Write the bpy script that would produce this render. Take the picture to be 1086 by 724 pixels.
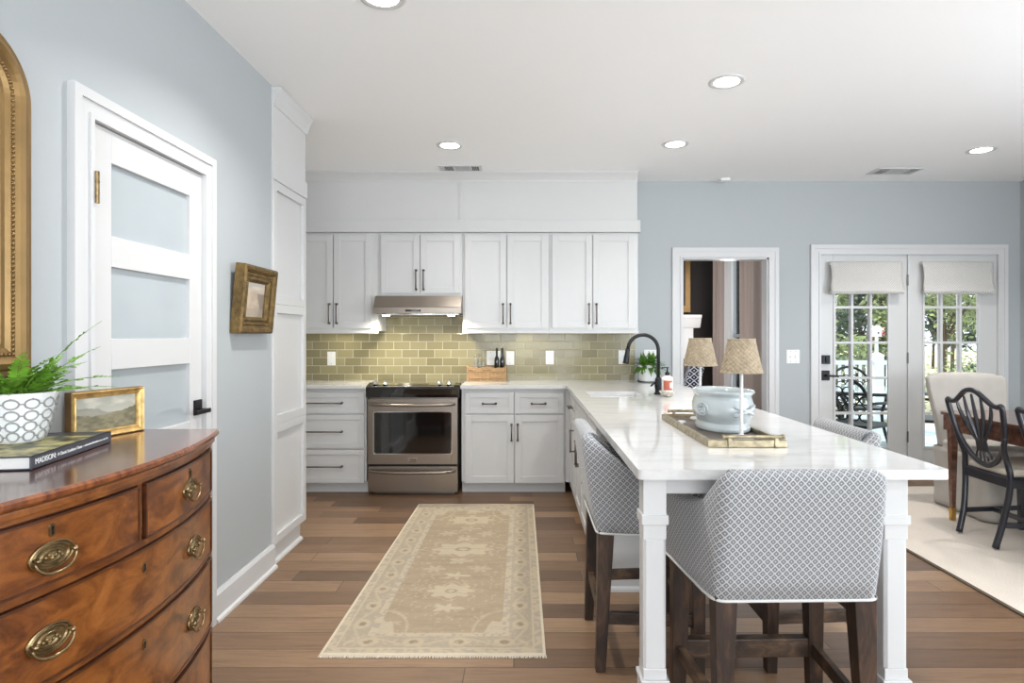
import bpy, bmesh, math, random
from mathutils import Vector, Matrix
random.seed(7)
PI = math.pi
for o in list(bpy.data.objects): bpy.data.objects.remove(o)
C = bpy.context.scene.collection
scene = bpy.context.scene

# ------------------------------------------------------------ camera, world, lights, exposure
cam_d = bpy.data.cameras.new('camera'); cam = bpy.data.objects.new('camera', cam_d); C.objects.link(cam)
cam.location = (0, 0, 1.31); cam.rotation_euler = (PI/2, 0, 0)
cam_d.sensor_width = 36; cam_d.lens = 650/1086*36
cam_d.shift_x = -(556-543)/1086; cam_d.shift_y = -(362-355)/1086
cam_d.clip_start = 0.05; cam_d.clip_end = 300
scene.camera = cam
scene.view_settings.view_transform = 'Standard'; scene.view_settings.look = 'None'
scene.view_settings.gamma = 1; scene.view_settings.use_curve_mapping = False
scene.view_settings.exposure = 0.92
CEIL = 2.71

def srgb(r, g, b):
    f = lambda c: (c/255/12.92) if c/255 <= .04045 else ((c/255+.055)/1.055)**2.4
    return (f(r), f(g), f(b), 1)

w = bpy.data.worlds.new('world'); scene.world = w; w.use_nodes = True
bg = w.node_tree.nodes['Background']
bg.inputs[0].default_value = (0.80, 0.90, 1.0, 1); bg.inputs[1].default_value = 1.15

def area(name, loc, rot, sx, sy, power, col, spread=PI):
    l = bpy.data.lights.new(name, 'AREA'); l.shape = 'RECTANGLE'; l.size = sx; l.size_y = sy
    l.energy = power; l.color = col; l.spread = spread
    o = bpy.data.objects.new(name, l); C.objects.link(o); o.location = loc; o.rotation_euler = rot
    return o
sun_d = bpy.data.lights.new('sun', 'SUN'); sun_d.energy = 2.6; sun_d.angle = .02; sun_d.color = (1, .95, .86)
sun = bpy.data.objects.new('sun', sun_d); C.objects.link(sun); sun.rotation_euler = (math.radians(-38), math.radians(-28), 0)
# fill lamps added at assumed windows, behind the camera and in the dining side wall
UPT = math.radians(119)  # added rear lamps aim upward to brighten the ceiling
area('rear_fill', (0.2, -3.02, 1.55), (UPT, 0, 0), 2.6, 1.9, 64, (.92, .96, 1))
area('rear_fill_right', (3.2, -3.02, 1.55), (UPT, 0, 0), 2.0, 1.9, 48, (.92, .96, 1))
area('side_fill', (4.45, 1.2, 1.5), (0, math.radians(108), 0), 1.7, 2.4, 60, (.88, .94, 1))
area('far_room_daylight', (2.36, 7.1, 1.45), (0, PI/2, 0), 1.5, .35, 9, (1, .97, .95))
area('far_room_fill_left', (.56, 6.7, 1.45), (0, -PI/2, 0), 1.6, 1.2, 7, (.98, .98, 1))  # added fill lamp; the left wall there has no window

# ------------------------------------------------------------ materials
MATS = {}
def new_mat(name):
    m = bpy.data.materials.new(name); m.use_nodes = True
    MATS[name] = m
    return m, m.node_tree, m.node_tree.nodes['Principled BSDF']
class N:
    """small node builder"""
    def __init__(s, nt): s.nt = nt
    def add(s, t, **kw):
        n = s.nt.nodes.new(t)
        for k, v in kw.items(): setattr(n, k, v)
        return n
    def L(s, a, b): s.nt.links.new(a, b)
    def val(s, n, i, v):
        if hasattr(v, 'is_output') or isinstance(v, bpy.types.NodeSocket): s.L(v, n.inputs[i])
        else: n.inputs[i].default_value = v
    def math(s, op, a, b=0.0, c=0.0):
        n = s.add('ShaderNodeMath', operation=op); s.val(n, 0, a); s.val(n, 1, b)
        if op in ('COMPARE', 'MULTIPLY_ADD', 'SMOOTH_MIN'): s.val(n, 2, c)
        return n.outputs[0]
    def mix(s, f, a, b, blend='MIX'):
        n = s.add('ShaderNodeMix', data_type='RGBA', blend_type=blend)
        s.val(n, 0, f); s.val(n, 6, a); s.val(n, 7, b); return n.outputs[2]
    def ramp(s, f, stops):
        n = s.add('ShaderNodeValToRGB'); s.L(f, n.inputs[0]); e = n.color_ramp.elements
        while len(e) < len(stops): e.new(.5)
        for q, (p, c) in zip(e, stops): q.position = p; q.color = c
        return n.outputs[0]
    def noise(s, vec, scale, detail=3, rough=.5, dist=0):
        n = s.add('ShaderNodeTexNoise'); n.inputs['Scale'].default_value = scale; n.inputs['Detail'].default_value = detail
        n.inputs['Roughness'].default_value = rough; n.inputs['Distortion'].default_value = dist
        if vec is not None: s.L(vec, n.inputs['Vector'])
        return n.outputs[0]
    def mapping(s, vec, scale=(1,1,1), rot=(0,0,0), loc=(0,0,0)):
        n = s.add('ShaderNodeMapping'); s.L(vec, n.inputs[0]); n.inputs['Scale'].default_value = scale
        n.inputs['Rotation'].default_value = rot; n.inputs['Location'].default_value = loc; return n.outputs[0]
    def bump(s, h, strength=.2, dist=.01):
        n = s.add('ShaderNodeBump'); n.inputs['Strength'].default_value = strength; n.inputs['Distance'].default_value = dist
        s.L(h, n.inputs['Height']); return n.outputs[0]

def plain(name, rgb, rough=.5, metal=0, spec=.5, coat=0, bump=None, var=0, trans=0, emit=None, estr=0, aniso=0):
    m, nt, p = new_mat(name); n = N(nt)
    col = srgb(*rgb)
    p.inputs['Base Color'].default_value = col
    p.inputs['Roughness'].default_value = rough; p.inputs['Metallic'].default_value = metal
    p.inputs['Specular IOR Level'].default_value = spec; p.inputs['Coat Weight'].default_value = coat
    p.inputs['Coat Roughness'].default_value = .08
    p.inputs['Transmission Weight'].default_value = trans
    if emit: p.inputs['Emission Color'].default_value = srgb(*emit); p.inputs['Emission Strength'].default_value = estr
    tc = n.add('ShaderNodeTexCoord').outputs['Object']
    if var:
        f = n.noise(tc, var[0], 3)
        c2 = n.ramp(f, [(0.3, tuple(c*(1-var[1]) for c in col[:3])+(1,)), (0.7, tuple(min(1, c*(1+var[1])) for c in col[:3])+(1,))])
        n.L(c2, p.inputs['Base Color'])
    if bump:
        n.L(n.bump(n.noise(tc, bump[0], 4), bump[1], bump[2] if len(bump) > 2 else .01), p.inputs['Normal'])
    return m

wall_blue = plain('grey blue wall paint', (175, 180, 182), .55, bump=(180, .03, .002))
wall_white = plain('white wall paint', (232, 231, 229), .6)
ceil_m = plain('ceiling paint', (252, 252, 252), .8, bump=(120, .03, .002))
white = plain('white cabinet lacquer', (206, 206, 205), .32, bump=(40, .01, .002))
trimw = plain('white trim gloss', (209, 209, 209), .3)
frostg = plain('frosted pantry glass', (172, 180, 184), .08, spec=1.0, coat=.7)
brass = plain('aged brass', (146, 126, 92), .34, metal=1, var=(60, .35))
bronze = plain('brushed dark nickel', (112, 104, 96), .35, metal=1)
black = plain('matte black metal', (26, 26, 28), .38, metal=.4)
blackgl = plain('black glass', (12, 13, 14), .05, spec=.8, coat=.5)
hobm = plain('black ceramic hob', (16, 16, 17), .08, coat=1)
darkroom = plain('charcoal wall paint', (52, 47, 44), .7)
chrome = plain('chrome', (225, 225, 225), .12, metal=1)
plastic = plain('white plastic plate', (238, 238, 236), .35)
slot = plain('dark slot', (60, 60, 58), .6)
navy = plain('navy black painted wood', (28, 29, 38), .34, coat=.3)
cream = plain('cream linen upholstery', (182, 176, 168), .9, bump=(420, .35, .004), var=(9, .05))
cushion = plain('oatmeal seat fabric', (206, 197, 182), .9, bump=(300, .3, .004))
gold = plain('antique gold leaf', (136, 108, 66), .36, metal=.6, var=(9, .12), bump=(60, .12, .004))
golddk = plain('dark antique gilt', (112, 90, 52), .45, metal=.5, var=(30, .4), bump=(90, .6, .008))
goldsm = plain('pale rubbed gilt', (204, 172, 112), .38, metal=.7, var=(40, .35), bump=(60, .3, .004))
frameside = plain('brown frame side', (118, 84, 44), .5, var=(20, .2))
mirrorm = plain('mirror glass', (225, 228, 230), .02, metal=1)
ceramic = plain('white glazed ceramic', (232, 234, 234), .12, coat=.5)
patt = plain('grey glaze ring pattern', (150, 151, 150), .25)
celadon = plain('pale blue white crackle glaze', (184, 192, 194), .10, coat=.8, var=(6, .10), bump=(14, .12, .01))
soil = plain('potting soil', (50, 38, 28), .95, bump=(90, .8, .01))
leafg = plain('fern green', (112, 158, 52), .5, var=(30, .45))
leafd = plain('houseplant green', (78, 120, 40), .45, var=(30, .5))
treeg = plain('pale yellow tree green', (146, 158, 104), .7, var=(1.6, .55))  # yellow-green leaf colour, tone varied by noise
treed = plain('deep tree green', (74, 92, 70), .7, var=(1.6, .6))
pink = plain('pink blossom', (214, 110, 120), .6)
barkm = plain('tree bark', (92, 78, 66), .9)
lawn = plain('dry pale lawn', (205, 200, 160), .95, var=(2, .15))
deckm = plain('pale grey deck board', (176, 190, 188), .8, var=(6, .08))
vinyl = plain('white vinyl railing', (232, 238, 240), .5)
bookcov = plain('navy grey book cover', (56, 60, 70), .35, coat=.3)
pages = plain('book pages', (226, 224, 220), .8, bump=(700, .3, .002))
soapbody = plain('white bottle plastic', (238, 236, 232), .3)
label = plain('terracotta label', (168, 88, 66), .5)
shellm = plain('speckled shell dish', (196, 190, 178), .3, var=(90, .35))
slate = plain('tray slate base', (92, 82, 74), .45, var=(15, .3))
agedsilver = plain('aged silver gilt metal', (158, 146, 120), .34, metal=.7, var=(35, .4), bump=(50, .3, .004))
basketm = plain('carved tan wood', (158, 127, 90), .7, var=(45, .25), bump=(70, .5, .006))
marble = plain('speckled white card', (226, 224, 216), .4, var=(180, .25))
darkbottle = plain('dark green glass bottle', (22, 24, 20), .1, coat=.5)
curtainm = plain('blush linen curtain', (196, 180, 170), .85)
sheer = plain('white sheer curtain', (240, 238, 236), .85)
taupe = plain('taupe armchair fabric', (150, 140, 140), .9)
brassfoot = plain('brass ferrule', (190, 152, 84), .3, metal=1)
lampwhite = plain('white lamp metal', (212, 212, 210), .35)
hingem = plain('satin nickel hinge', (120, 118, 112), .4, metal=.8)
grillem = plain('vent shadow grey', (108, 106, 98), .7)
rugedge = plain('ivory rug binding', (216, 206, 188), .95)
bindm = plain('dark jute rug binding', (92, 80, 66), .95)
piping_m = plain('pale welt cord', (206, 206, 202), .85)
steelp = None

def mk_steel():
    m, nt, p = new_mat('brushed stainless steel'); n = N(nt)
    tc = n.add('ShaderNodeTexCoord').outputs['Object']
    v = n.mapping(tc, (2, 2, 260)); f = n.noise(v, 3, 3)
    p.inputs['Base Color'].default_value = srgb(158, 148, 138)
    p.inputs['Metallic'].default_value = 1
    mr = n.add('ShaderNodeMapRange'); n.L(f, mr.inputs[0]); mr.inputs[3].default_value = .24; mr.inputs[4].default_value = .38
    n.L(mr.outputs[0], p.inputs['Roughness'])
    n.L(n.bump(f, .04, .002), p.inputs['Normal'])
    return m
steel = mk_steel()

def mk_glass():
    m = bpy.data.materials.new('clear window glass'); m.use_nodes = True; nt = m.node_tree; nt.nodes.clear(); n = N(nt)
    out = n.add('ShaderNodeOutputMaterial'); tr = n.add('ShaderNodeBsdfTransparent'); gl = n.add('ShaderNodeBsdfGlossy')
    gl.inputs['Roughness'].default_value = .01; fr = n.add('ShaderNodeFresnel'); fr.inputs[0].default_value = 1.35
    mx = n.add('ShaderNodeMixShader'); n.L(fr.outputs[0], mx.inputs[0]); n.L(tr.outputs[0], mx.inputs[1]); n.L(gl.outputs[0], mx.inputs[2])
    n.L(mx.outputs[0], out.inputs[0]); return m
glass = mk_glass()

def mk_floor():
    m, nt, p = new_mat('wide plank wood floor'); n = N(nt)
    tc = n.add('ShaderNodeTexCoord').outputs['Object']
    sx = n.add('ShaderNodeSeparateXYZ'); n.L(tc, sx.inputs[0]); X, Y = sx.outputs[0], sx.outputs[1]
    W = .142; Ln = 1.55
    r = n.math('DIVIDE', Y, W); row = n.math('FLOOR', r); fr = n.math('FRACT', n.math('ADD', r, 100.0))
    wn = n.add('ShaderNodeTexWhiteNoise', noise_dimensions='1D'); n.L(row, wn.inputs['W'])
    q = n.math('ADD', n.math('DIVIDE', X, Ln), n.math('MULTIPLY', wn.outputs[0], 7.3)); q = n.math('ADD', q, 50.0)
    col = n.math('FLOOR', q); fc = n.math('FRACT', q)
    cb = n.add('ShaderNodeCombineXYZ'); n.L(row, cb.inputs[0]); n.L(col, cb.inputs[1])
    w2 = n.add('ShaderNodeTexWhiteNoise', noise_dimensions='3D'); n.L(cb.outputs[0], w2.inputs['Vector'])
    base = n.ramp(w2.outputs[0], [(0, srgb(104, 79, 59)), (.35, srgb(121, 94, 71)), (.7, srgb(137, 108, 82)), (1, srgb(156, 126, 97))])
    # grain
    off = n.add('ShaderNodeVectorMath', operation='MULTIPLY_ADD'); n.L(w2.outputs[1], off.inputs[0]); off.inputs[1].default_value = (9, 9, 9); n.L(tc, off.inputs[2])
    g1 = n.noise(n.mapping(off.outputs[0], (1.6, 22, 1)), 2.2, 6, .65, .6)
    g2 = n.noise(n.mapping(off.outputs[0], (6, 130, 1)), 2, 3, .6)
    c = n.mix(.75, base, n.ramp(g1, [(.28, (.52, .47, .44, 1)), (.5, (.92, .9, .88, 1)), (.72, (1.12, 1.1, 1.08, 1))]), 'MULTIPLY')
    c = n.mix(.4, c, n.ramp(g2, [(.3, (.72, .70, .68, 1)), (.65, (1.08, 1.08, 1.08, 1))]), 'MULTIPLY')
    e1 = n.math('MINIMUM', fr, n.math('SUBTRACT', 1.0, fr)); e1 = n.math('MULTIPLY', e1, W)
    e2 = n.math('MINIMUM', fc, n.math('SUBTRACT', 1.0, fc)); e2 = n.math('MULTIPLY', e2, Ln)
    e = n.math('MINIMUM', e1, e2); seam = n.math('LESS_THAN', e, .0018)
    c = n.mix(seam, c, srgb(62, 48, 38))
    n.L(c, p.inputs['Base Color'])
    p.inputs['Specular IOR Level'].default_value = .45
    mr = n.add('ShaderNodeMapRange'); n.L(g1, mr.inputs[0]); mr.inputs[3].default_value = .30; mr.inputs[4].default_value = .46
    n.L(mr.outputs[0], p.inputs['Roughness'])
    h = n.math('SUBTRACT', n.math('MULTIPLY', g2, .2), seam)
    n.L(n.bump(h, .3, .003), p.inputs['Normal'])
    return m
floor_m = mk_floor()

def mk_tile():
    m, nt, p = new_mat('olive glass subway tile'); n = N(nt)
    tc = n.add('ShaderNodeTexCoord').outputs['Object']
    sx = n.add('ShaderNodeSeparateXYZ'); n.L(tc, sx.inputs[0])
    W, H = .1486, .0735
    r = n.math('ADD', n.math('DIVIDE', sx.outputs[2], H), 20.0); row = n.math('FLOOR', r); fr = n.math('FRACT', r)
    half = n.math('MULTIPLY', n.math('FRACT', n.math('MULTIPLY', row, .5)), 1.0)
    q = n.math('ADD', n.math('ADD', n.math('DIVIDE', sx.outputs[0], W), half), 40.0); col = n.math('FLOOR', q); fc = n.math('FRACT', q)
    cb = n.add('ShaderNodeCombineXYZ'); n.L(row, cb.inputs[0]); n.L(col, cb.inputs[1])
    w2 = n.add('ShaderNodeTexWhiteNoise', noise_dimensions='3D'); n.L(cb.outputs[0], w2.inputs['Vector'])
    base = n.ramp(w2.outputs[0], [(0, srgb(132, 124, 94)), (.5, srgb(144, 136, 104)), (1, srgb(154, 146, 112))])
    e1 = n.math('MULTIPLY', n.math('MINIMUM', fr, n.math('SUBTRACT', 1.0, fr)), H)
    e2 = n.math('MULTIPLY', n.math('MINIMUM', fc, n.math('SUBTRACT', 1.0, fc)), W)
    e = n.math('MINIMUM', e1, e2); g = n.math('LESS_THAN', e, .0019)
    n.L(n.mix(g, base, srgb(196, 190, 172)), p.inputs['Base Color'])
    mr = n.add('ShaderNodeMapRange'); n.L(g, mr.inputs[0]); mr.inputs[3].default_value = .14; mr.inputs[4].default_value = .8
    n.L(mr.outputs[0], p.inputs['Roughness'])
    p.inputs['Specular IOR Level'].default_value = .35
    hh = n.add('ShaderNodeMapRange'); n.L(e, hh.inputs[0]); hh.inputs[2].default_value = .005
    h2 = n.math('ADD', hh.outputs[0], n.math('MULTIPLY', n.noise(tc, 16, 2), .35))
    n.L(n.bump(h2, .35, .003), p.inputs['Normal'])
    return m
tile_m = mk_tile()

def mk_quartz():
    m, nt, p = new_mat('white veined quartz'); n = N(nt)
    tc = n.add('ShaderNodeTexCoord').outputs['Object']
    a = n.noise(n.mapping(tc, (1.2, 5, 3)), 3.2, 8, .62, .8)
    b = n.noise(tc, 60, 3)
    c = n.ramp(a, [(.30, srgb(200, 199, 197)), (.45, srgb(213, 212, 210)), (.62, srgb(218, 217, 215)), (.8, srgb(206, 205, 203))])
    c = n.mix(.16, c, n.ramp(b, [(.35, (.82, .81, .80, 1)), (.6, (1, 1, 1, 1))]), 'MULTIPLY')
    n.L(c, p.inputs['Base Color']); p.inputs['Roughness'].default_value = .07; p.inputs['Specular IOR Level'].default_value = .55
    return m
quartz = mk_quartz()

def mk_lattice(name, dark, light, su, sv, lw=.10):
    m, nt, p = new_mat(name); n = N(nt)
    uv = n.add('ShaderNodeUVMap').outputs[0]
    sx = n.add('ShaderNodeSeparateXYZ'); n.L(uv, sx.inputs[0])
    u = n.math('DIVIDE', sx.outputs[0], su); v = n.math('DIVIDE', sx.outputs[1], sv)
    def cell(t):
        f = n.math('FRACT', n.math('ADD', t, 200.0)); return n.math('ABSOLUTE', n.math('SUBTRACT', f, .5))
    a = cell(n.math('ADD', u, v)); b = cell(n.math('SUBTRACT', u, v))
    mx = n.math('MAXIMUM', a, b)
    line = n.math('GREATER_THAN', mx, .5-lw); dot = n.math('LESS_THAN', mx, .12)
    f = n.math('MAXIMUM', line, n.math('MULTIPLY', dot, .9))
    tc = n.add('ShaderNodeTexCoord').outputs['Object']
    nz = n.noise(tc, 500, 2)
    c = n.mix(f, srgb(*dark), srgb(*light))
    c = n.mix(.3, c, n.ramp(nz, [(.35, (.75, .75, .75, 1)), (.65, (1.1, 1.1, 1.1, 1))]), 'MULTIPLY')
    n.L(c, p.inputs['Base Color']); p.inputs['Roughness'].default_value = .88
    p.inputs['Sheen Weight'].default_value = .2
    n.L(n.bump(n.math('ADD', f, n.math('MULTIPLY', nz, .6)), .25, .002), p.inputs['Normal'])
    return m
lattice = mk_lattice('grey diamond lattice upholstery', (118, 120, 124), (190, 190, 189), .0228, .0246)
shadefab = mk_lattice('small diamond shade fabric', (176, 174, 170), (222, 219, 214), .022, .022, .12)
navylat = mk_lattice('navy and white chain weave', (34, 38, 62), (226, 228, 232), .085, .07, .08)

def mk_wood(name, stops, scale=(1, 1, 1), rough=.35, coat=.3, dist=1.2, bscale=3, ns=2.2):
    m, nt, p = new_mat(name); n = N(nt)
    tc = n.add('ShaderNodeTexCoord').outputs['Object']
    v = n.mapping(tc, scale)
    a = n.noise(v, ns, 7, .6, dist); b = n.noise(n.mapping(tc, tuple(s*5 for s in scale)), ns*2, 4, .6)
    c = n.ramp(a, stops); c = n.mix(.35, c, n.ramp(b, [(.3, (.62, .58, .55, 1)), (.6, (1.05, 1.05, 1.05, 1))]), 'MULTIPLY')
    big = n.noise(tc, bscale, 2); c = n.mix(.5, c, n.ramp(big, [(.35, (.72, .68, .64, 1)), (.65, (1.15, 1.12, 1.05, 1))]), 'MULTIPLY')
    n.L(c, p.inputs['Base Color']); p.inputs['Roughness'].default_value = rough; p.inputs['Coat Weight'].default_value = coat
    p.inputs['Coat Roughness'].default_value = .12
    n.L(n.bump(b, .06, .002), p.inputs['Normal'])
    return m
mahog = mk_wood('figured mahogany', [(.27, srgb(62, 30, 12)), (.42, srgb(104, 56, 21)), (.57, srgb(138, 81, 34)), (.75, srgb(160, 100, 48))], (5.5, 3.2, 6.5), .3, .4)
mahogtop = mk_wood('polished mahogany top', [(.25, srgb(66, 34, 23)), (.5, srgb(98, 54, 37)), (.75, srgb(120, 72, 51))], (3, 1.2, 3), .2, .6)
mahogdk = mk_wood('dark mahogany edging', [(.3, srgb(54, 28, 16)), (.7, srgb(98, 54, 28))], (6, 2, 6), .3, .5)
mahogrim = mk_wood('crossbanded mahogany rim', [(.3, srgb(92, 44, 20)), (.7, srgb(150, 86, 42))], (2, 14, 2), .25, .7)
stoolwood = mk_wood('dark rustic stained wood', [(.3, srgb(30, 21, 16)), (.5, srgb(52, 37, 28)), (.62, srgb(72, 52, 39)), (.8, srgb(108, 80, 58))], (9, 9, 2), .45, .1)
stretchwood = mk_wood('worn rustic stretcher wood', [(.3, srgb(36, 26, 19)), (.5, srgb(66, 49, 37)), (.7, srgb(106, 82, 60)), (.85, srgb(136, 110, 82))], (4, 4, 9), .5, .05)
tablewood = mk_wood('walnut table', [(.3, srgb(84, 54, 42)), (.5, srgb(112, 76, 60)), (.75, srgb(138, 98, 80))], (2, 8, 8), .2, .5)
wicker_m = plain('natural woven seagrass', (166, 150, 126), .85, var=(70, .22), bump=(260, .5, .004))

def mk_attr(name, rough=.9, bumpsc=0):
    m, nt, p = new_mat(name); n = N(nt)
    a = n.add('ShaderNodeVertexColor', layer_name='Col')
    tc = n.add('ShaderNodeTexCoord').outputs['Object']
    c = a.outputs[0]
    if bumpsc:
        v = n.mapping(tc, (20, 260, 20)); nz = n.noise(v, 2, 3)
        c = n.mix(.5, c, n.ramp(nz, [(.3, (.78, .77, .75, 1)), (.65, (1.1, 1.1, 1.1, 1))]), 'MULTIPLY')
        n.L(n.bump(n.noise(tc, bumpsc, 3), .5, .003), p.inputs['Normal'])
    n.L(c, p.inputs['Base Color']); p.inputs['Roughness'].default_value = rough
    return m
rugpat = mk_attr('woven rug pile', .95, 350)
oilpaint = mk_attr('oil paint on canvas', .5)
coverart = mk_attr('printed book cover', .4)

def mk_bigrug():
    m, nt, p = new_mat('cream woven rug'); n = N(nt)
    tc = n.add('ShaderNodeTexCoord').outputs['Object']
    a = n.noise(n.mapping(tc, (30, 140, 1)), 3, 4)
    b = n.noise(tc, 5, 3)
    c = n.ramp(a, [(.3, srgb(204, 192, 178)), (.6, srgb(224, 213, 200))])
    c = n.mix(.4, c, n.ramp(b, [(.35, (.92, .91, .90, 1)), (.65, (1.03, 1.03, 1.03, 1))]), 'MULTIPLY')
    n.L(c, p.inputs['Base Color']); p.inputs['Roughness'].default_value = .95
    n.L(n.bump(a, .5, .003), p.inputs['Normal']); return m
bigrug = mk_bigrug()

def emis(name, rgb, s):
    m, nt, p = new_mat(name); p.inputs['Base Color'].default_value = (1, 1, 1, 1)
    p.inputs['Emission Color'].default_value = srgb(*rgb); p.inputs['Emission Strength'].default_value = s; return m
lens_m = emis('glowing light lens', (255, 250, 240), 9)
hoodlens = emis('glowing hood lens', (255, 240, 205), 10)

# ------------------------------------------------------------ geometry helpers
class MB:
    def __init__(s, M=None): s.bm = bmesh.new(); s.M = M or Matrix()
    def v(s, p): return s.bm.verts.new(s.M @ Vector(p))
    def f(s, vs):
        try: return s.bm.faces.new(vs)
        except ValueError: return None
    def box(s, x0, x1, y0, y1, z0, z1):
        if x0 > x1: x0, x1 = x1, x0
        if y0 > y1: y0, y1 = y1, y0
        if z0 > z1: z0, z1 = z1, z0
        p = [(x0,y0,z0),(x1,y0,z0),(x1,y1,z0),(x0,y1,z0),(x0,y0,z1),(x1,y0,z1),(x1,y1,z1),(x0,y1,z1)]
        return s.hexa(p)
    def hexa(s, p):
        v = [s.v(q) for q in p]
        for q in ((0,3,2,1),(4,5,6,7),(0,1,5,4),(1,2,6,5),(2,3,7,6),(3,0,4,7)): s.f([v[i] for i in q])
        return s
    def prism(s, poly, a0, a1, axis='y'):
        def P(u, w, a): return {'x': (a, u, w), 'y': (u, a, w), 'z': (u, w, a)}[axis]
        A = [s.v(P(u, w, a0)) for u, w in poly]; B = [s.v(P(u, w, a1)) for u, w in poly]
        s.f(A); s.f(B[::-1]); n = len(poly)
        for i in range(n): s.f([A[i], B[i], B[(i+1) % n], A[(i+1) % n]])
        return s
    def lathe(s, prof, cx=0, cy=0, cz=0, seg=32, a=1, b=1, cap=True, rfun=None):
        rings = []
        for k, (r, z) in enumerate(prof):
            ring = []
            for i in range(seg):
                t = 2*PI*i/seg; rr = r*(rfun(t, z, k) if rfun else 1)
                ring.append(s.v((cx+rr*a*math.cos(t), cy+rr*b*math.sin(t), cz+z)))
            rings.append(ring)
        for A, B in zip(rings, rings[1:]):
            for i in range(seg): s.f([A[i], A[(i+1) % seg], B[(i+1) % seg], B[i]])
        if cap: s.f(rings[0][::-1]); s.f(rings[-1])
        return s
    def tube(s, pts, r, seg=8, closed=False, cap=True, flat=1.0):
        pts = [Vector(p) for p in pts]; n = len(pts); rings = []
        rr = r if isinstance(r, (list, tuple)) else [r]*n
        up = None
        for i, p in enumerate(pts):
            if closed: t = (pts[(i+1) % n]-pts[i-1])
            else: t = pts[min(i+1, n-1)]-pts[max(i-1, 0)]
            t.normalize()
            if up is None: up = Vector((0, 0, 1)) if abs(t.z) < .9 else Vector((0, 1, 0))
            sd = t.cross(up)
            if sd.length < 1e-4: sd = t.orthogonal()
            sd.normalize(); u2 = sd.cross(t); up = u2
            rings.append([s.v(p+sd*rr[i]*math.cos(2*PI*k/seg)+u2*rr[i]*flat*math.sin(2*PI*k/seg)) for k in range(seg)])
        m = n if closed else n-1
        for i in range(m):
            A, B = rings[i], rings[(i+1) % n]
            for k in range(seg): s.f([A[k], B[k], B[(k+1) % seg], A[(k+1) % seg]])
        if cap and not closed: s.f(rings[0]); s.f(rings[-1][::-1])
        return s
    def bar(s, p0, p1, w0, h0, w1=None, h1=None, up=(0, 0, 1)):
        p0, p1 = Vector(p0), Vector(p1); w1 = w1 or w0; h1 = h1 or h0
        t = (p1-p0).normalized(); u = Vector(up)
        if abs(t.dot(u)) > .95: u = Vector((0, 1, 0))
        sd = t.cross(u).normalized(); u2 = sd.cross(t)
        q = []
        for p, w_, h_ in ((p0, w0, h0), (p1, w1, h1)):
            q += [p-sd*w_/2-u2*h_/2, p+sd*w_/2-u2*h_/2, p+sd*w_/2+u2*h_/2, p-sd*w_/2+u2*h_/2]
        return s.hexa(q)
    def sphere(s, c, r, seg=12, sz=1):
        n = seg//2
        prof = [(max(r*math.sin(PI*i/n), 1e-4), -r*sz*math.cos(PI*i/n)) for i in range(n+1)]
        return s.lathe(prof, c[0], c[1], c[2], seg)
    def grid(s, fn, nu, nv, closeu=False):
        g = [[s.v(fn(i/nu, j/nv)) for j in range(nv+1)] for i in range(nu+(0 if closeu else 1))]
        for i in range(nu):
            for j in range(nv):
                a, b = g[i], g[(i+1) % len(g)]
                s.f([a[j], b[j], b[j+1], a[j+1]])
        return g

WL = {}
def setp(o, label=None, cat=None, group=None, kind=None):
    if label: o['label'] = label
    if cat: o['category'] = cat
    if group: o['group'] = group
    if kind: o['kind'] = kind
    return o
def thing(name, loc, label=None, cat=None, group=None, kind=None, rz=0):
    o = bpy.data.objects.new(name, None); C.objects.link(o); o.location = loc; o.rotation_euler = (0, 0, rz)
    o.empty_display_size = .1
    WL[o.name] = Vector(loc); return setp(o, label, cat, group, kind)
def part(name, mb, mat, parent=None, local=False, smooth=False, bevel=0, bseg=2, loc=None, sub=0, solid=0, label=None, uv=False):
    bm = mb.bm; bmesh.ops.recalc_face_normals(bm, faces=bm.faces)
    org = Vector((0, 0, 0)) if local else (WL[parent.name] if parent else Vector(loc or (0, 0, 0)))
    if org.length: bmesh.ops.translate(bm, verts=bm.verts, vec=-org)
    if uv:
        L = bm.loops.layers.uv.new('UVMap')
        for f in bm.faces:
            nn = f.normal
            for l in f.loops:
                c = l.vert.co
                if abs(nn.z) > .75: l[L].uv = (c.x, c.y)
                elif abs(nn.y) >= abs(nn.x): l[L].uv = (c.x, c.z)
                else: l[L].uv = (c.y, c.z)
    me = bpy.data.meshes.new(name); bm.to_mesh(me); bm.free()
    me.materials.append(mat)
    if smooth: me.shade_smooth()
    o = bpy.data.objects.new(name, me); C.objects.link(o)
    if parent: o.parent = parent
    else: o.location = org
    WL[o.name] = org
    if solid: md = o.modifiers.new('solid', 'SOLIDIFY'); md.thickness = solid; md.offset = 0
    if bevel: md = o.modifiers.new('bevel', 'BEVEL'); md.width = bevel; md.segments = bseg; md.limit_method = 'ANGLE'; md.angle_limit = math.radians(40)
    if sub: md = o.modifiers.new('subsurf', 'SUBSURF'); md.levels = sub; md.render_levels = sub
    if label: o['label'] = label
    return o
def struct(name, mb, mat, **kw):
    o = part(name, mb, mat, **kw); o['kind'] = 'structure'; return o
def copy_tree(o, parent=None):
    c = o.copy(); C.objects.link(c); c.parent = parent
    for ch in o.children: copy_tree(ch, c)
    return c
def interp(tab, x):
    if x <= tab[0][0]: return tab[0][1]
    for (a, b), (c, d) in zip(tab, tab[1:]):
        if x <= c: return b+(d-b)*(x-a)/(c-a)
    return tab[-1][1]
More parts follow.
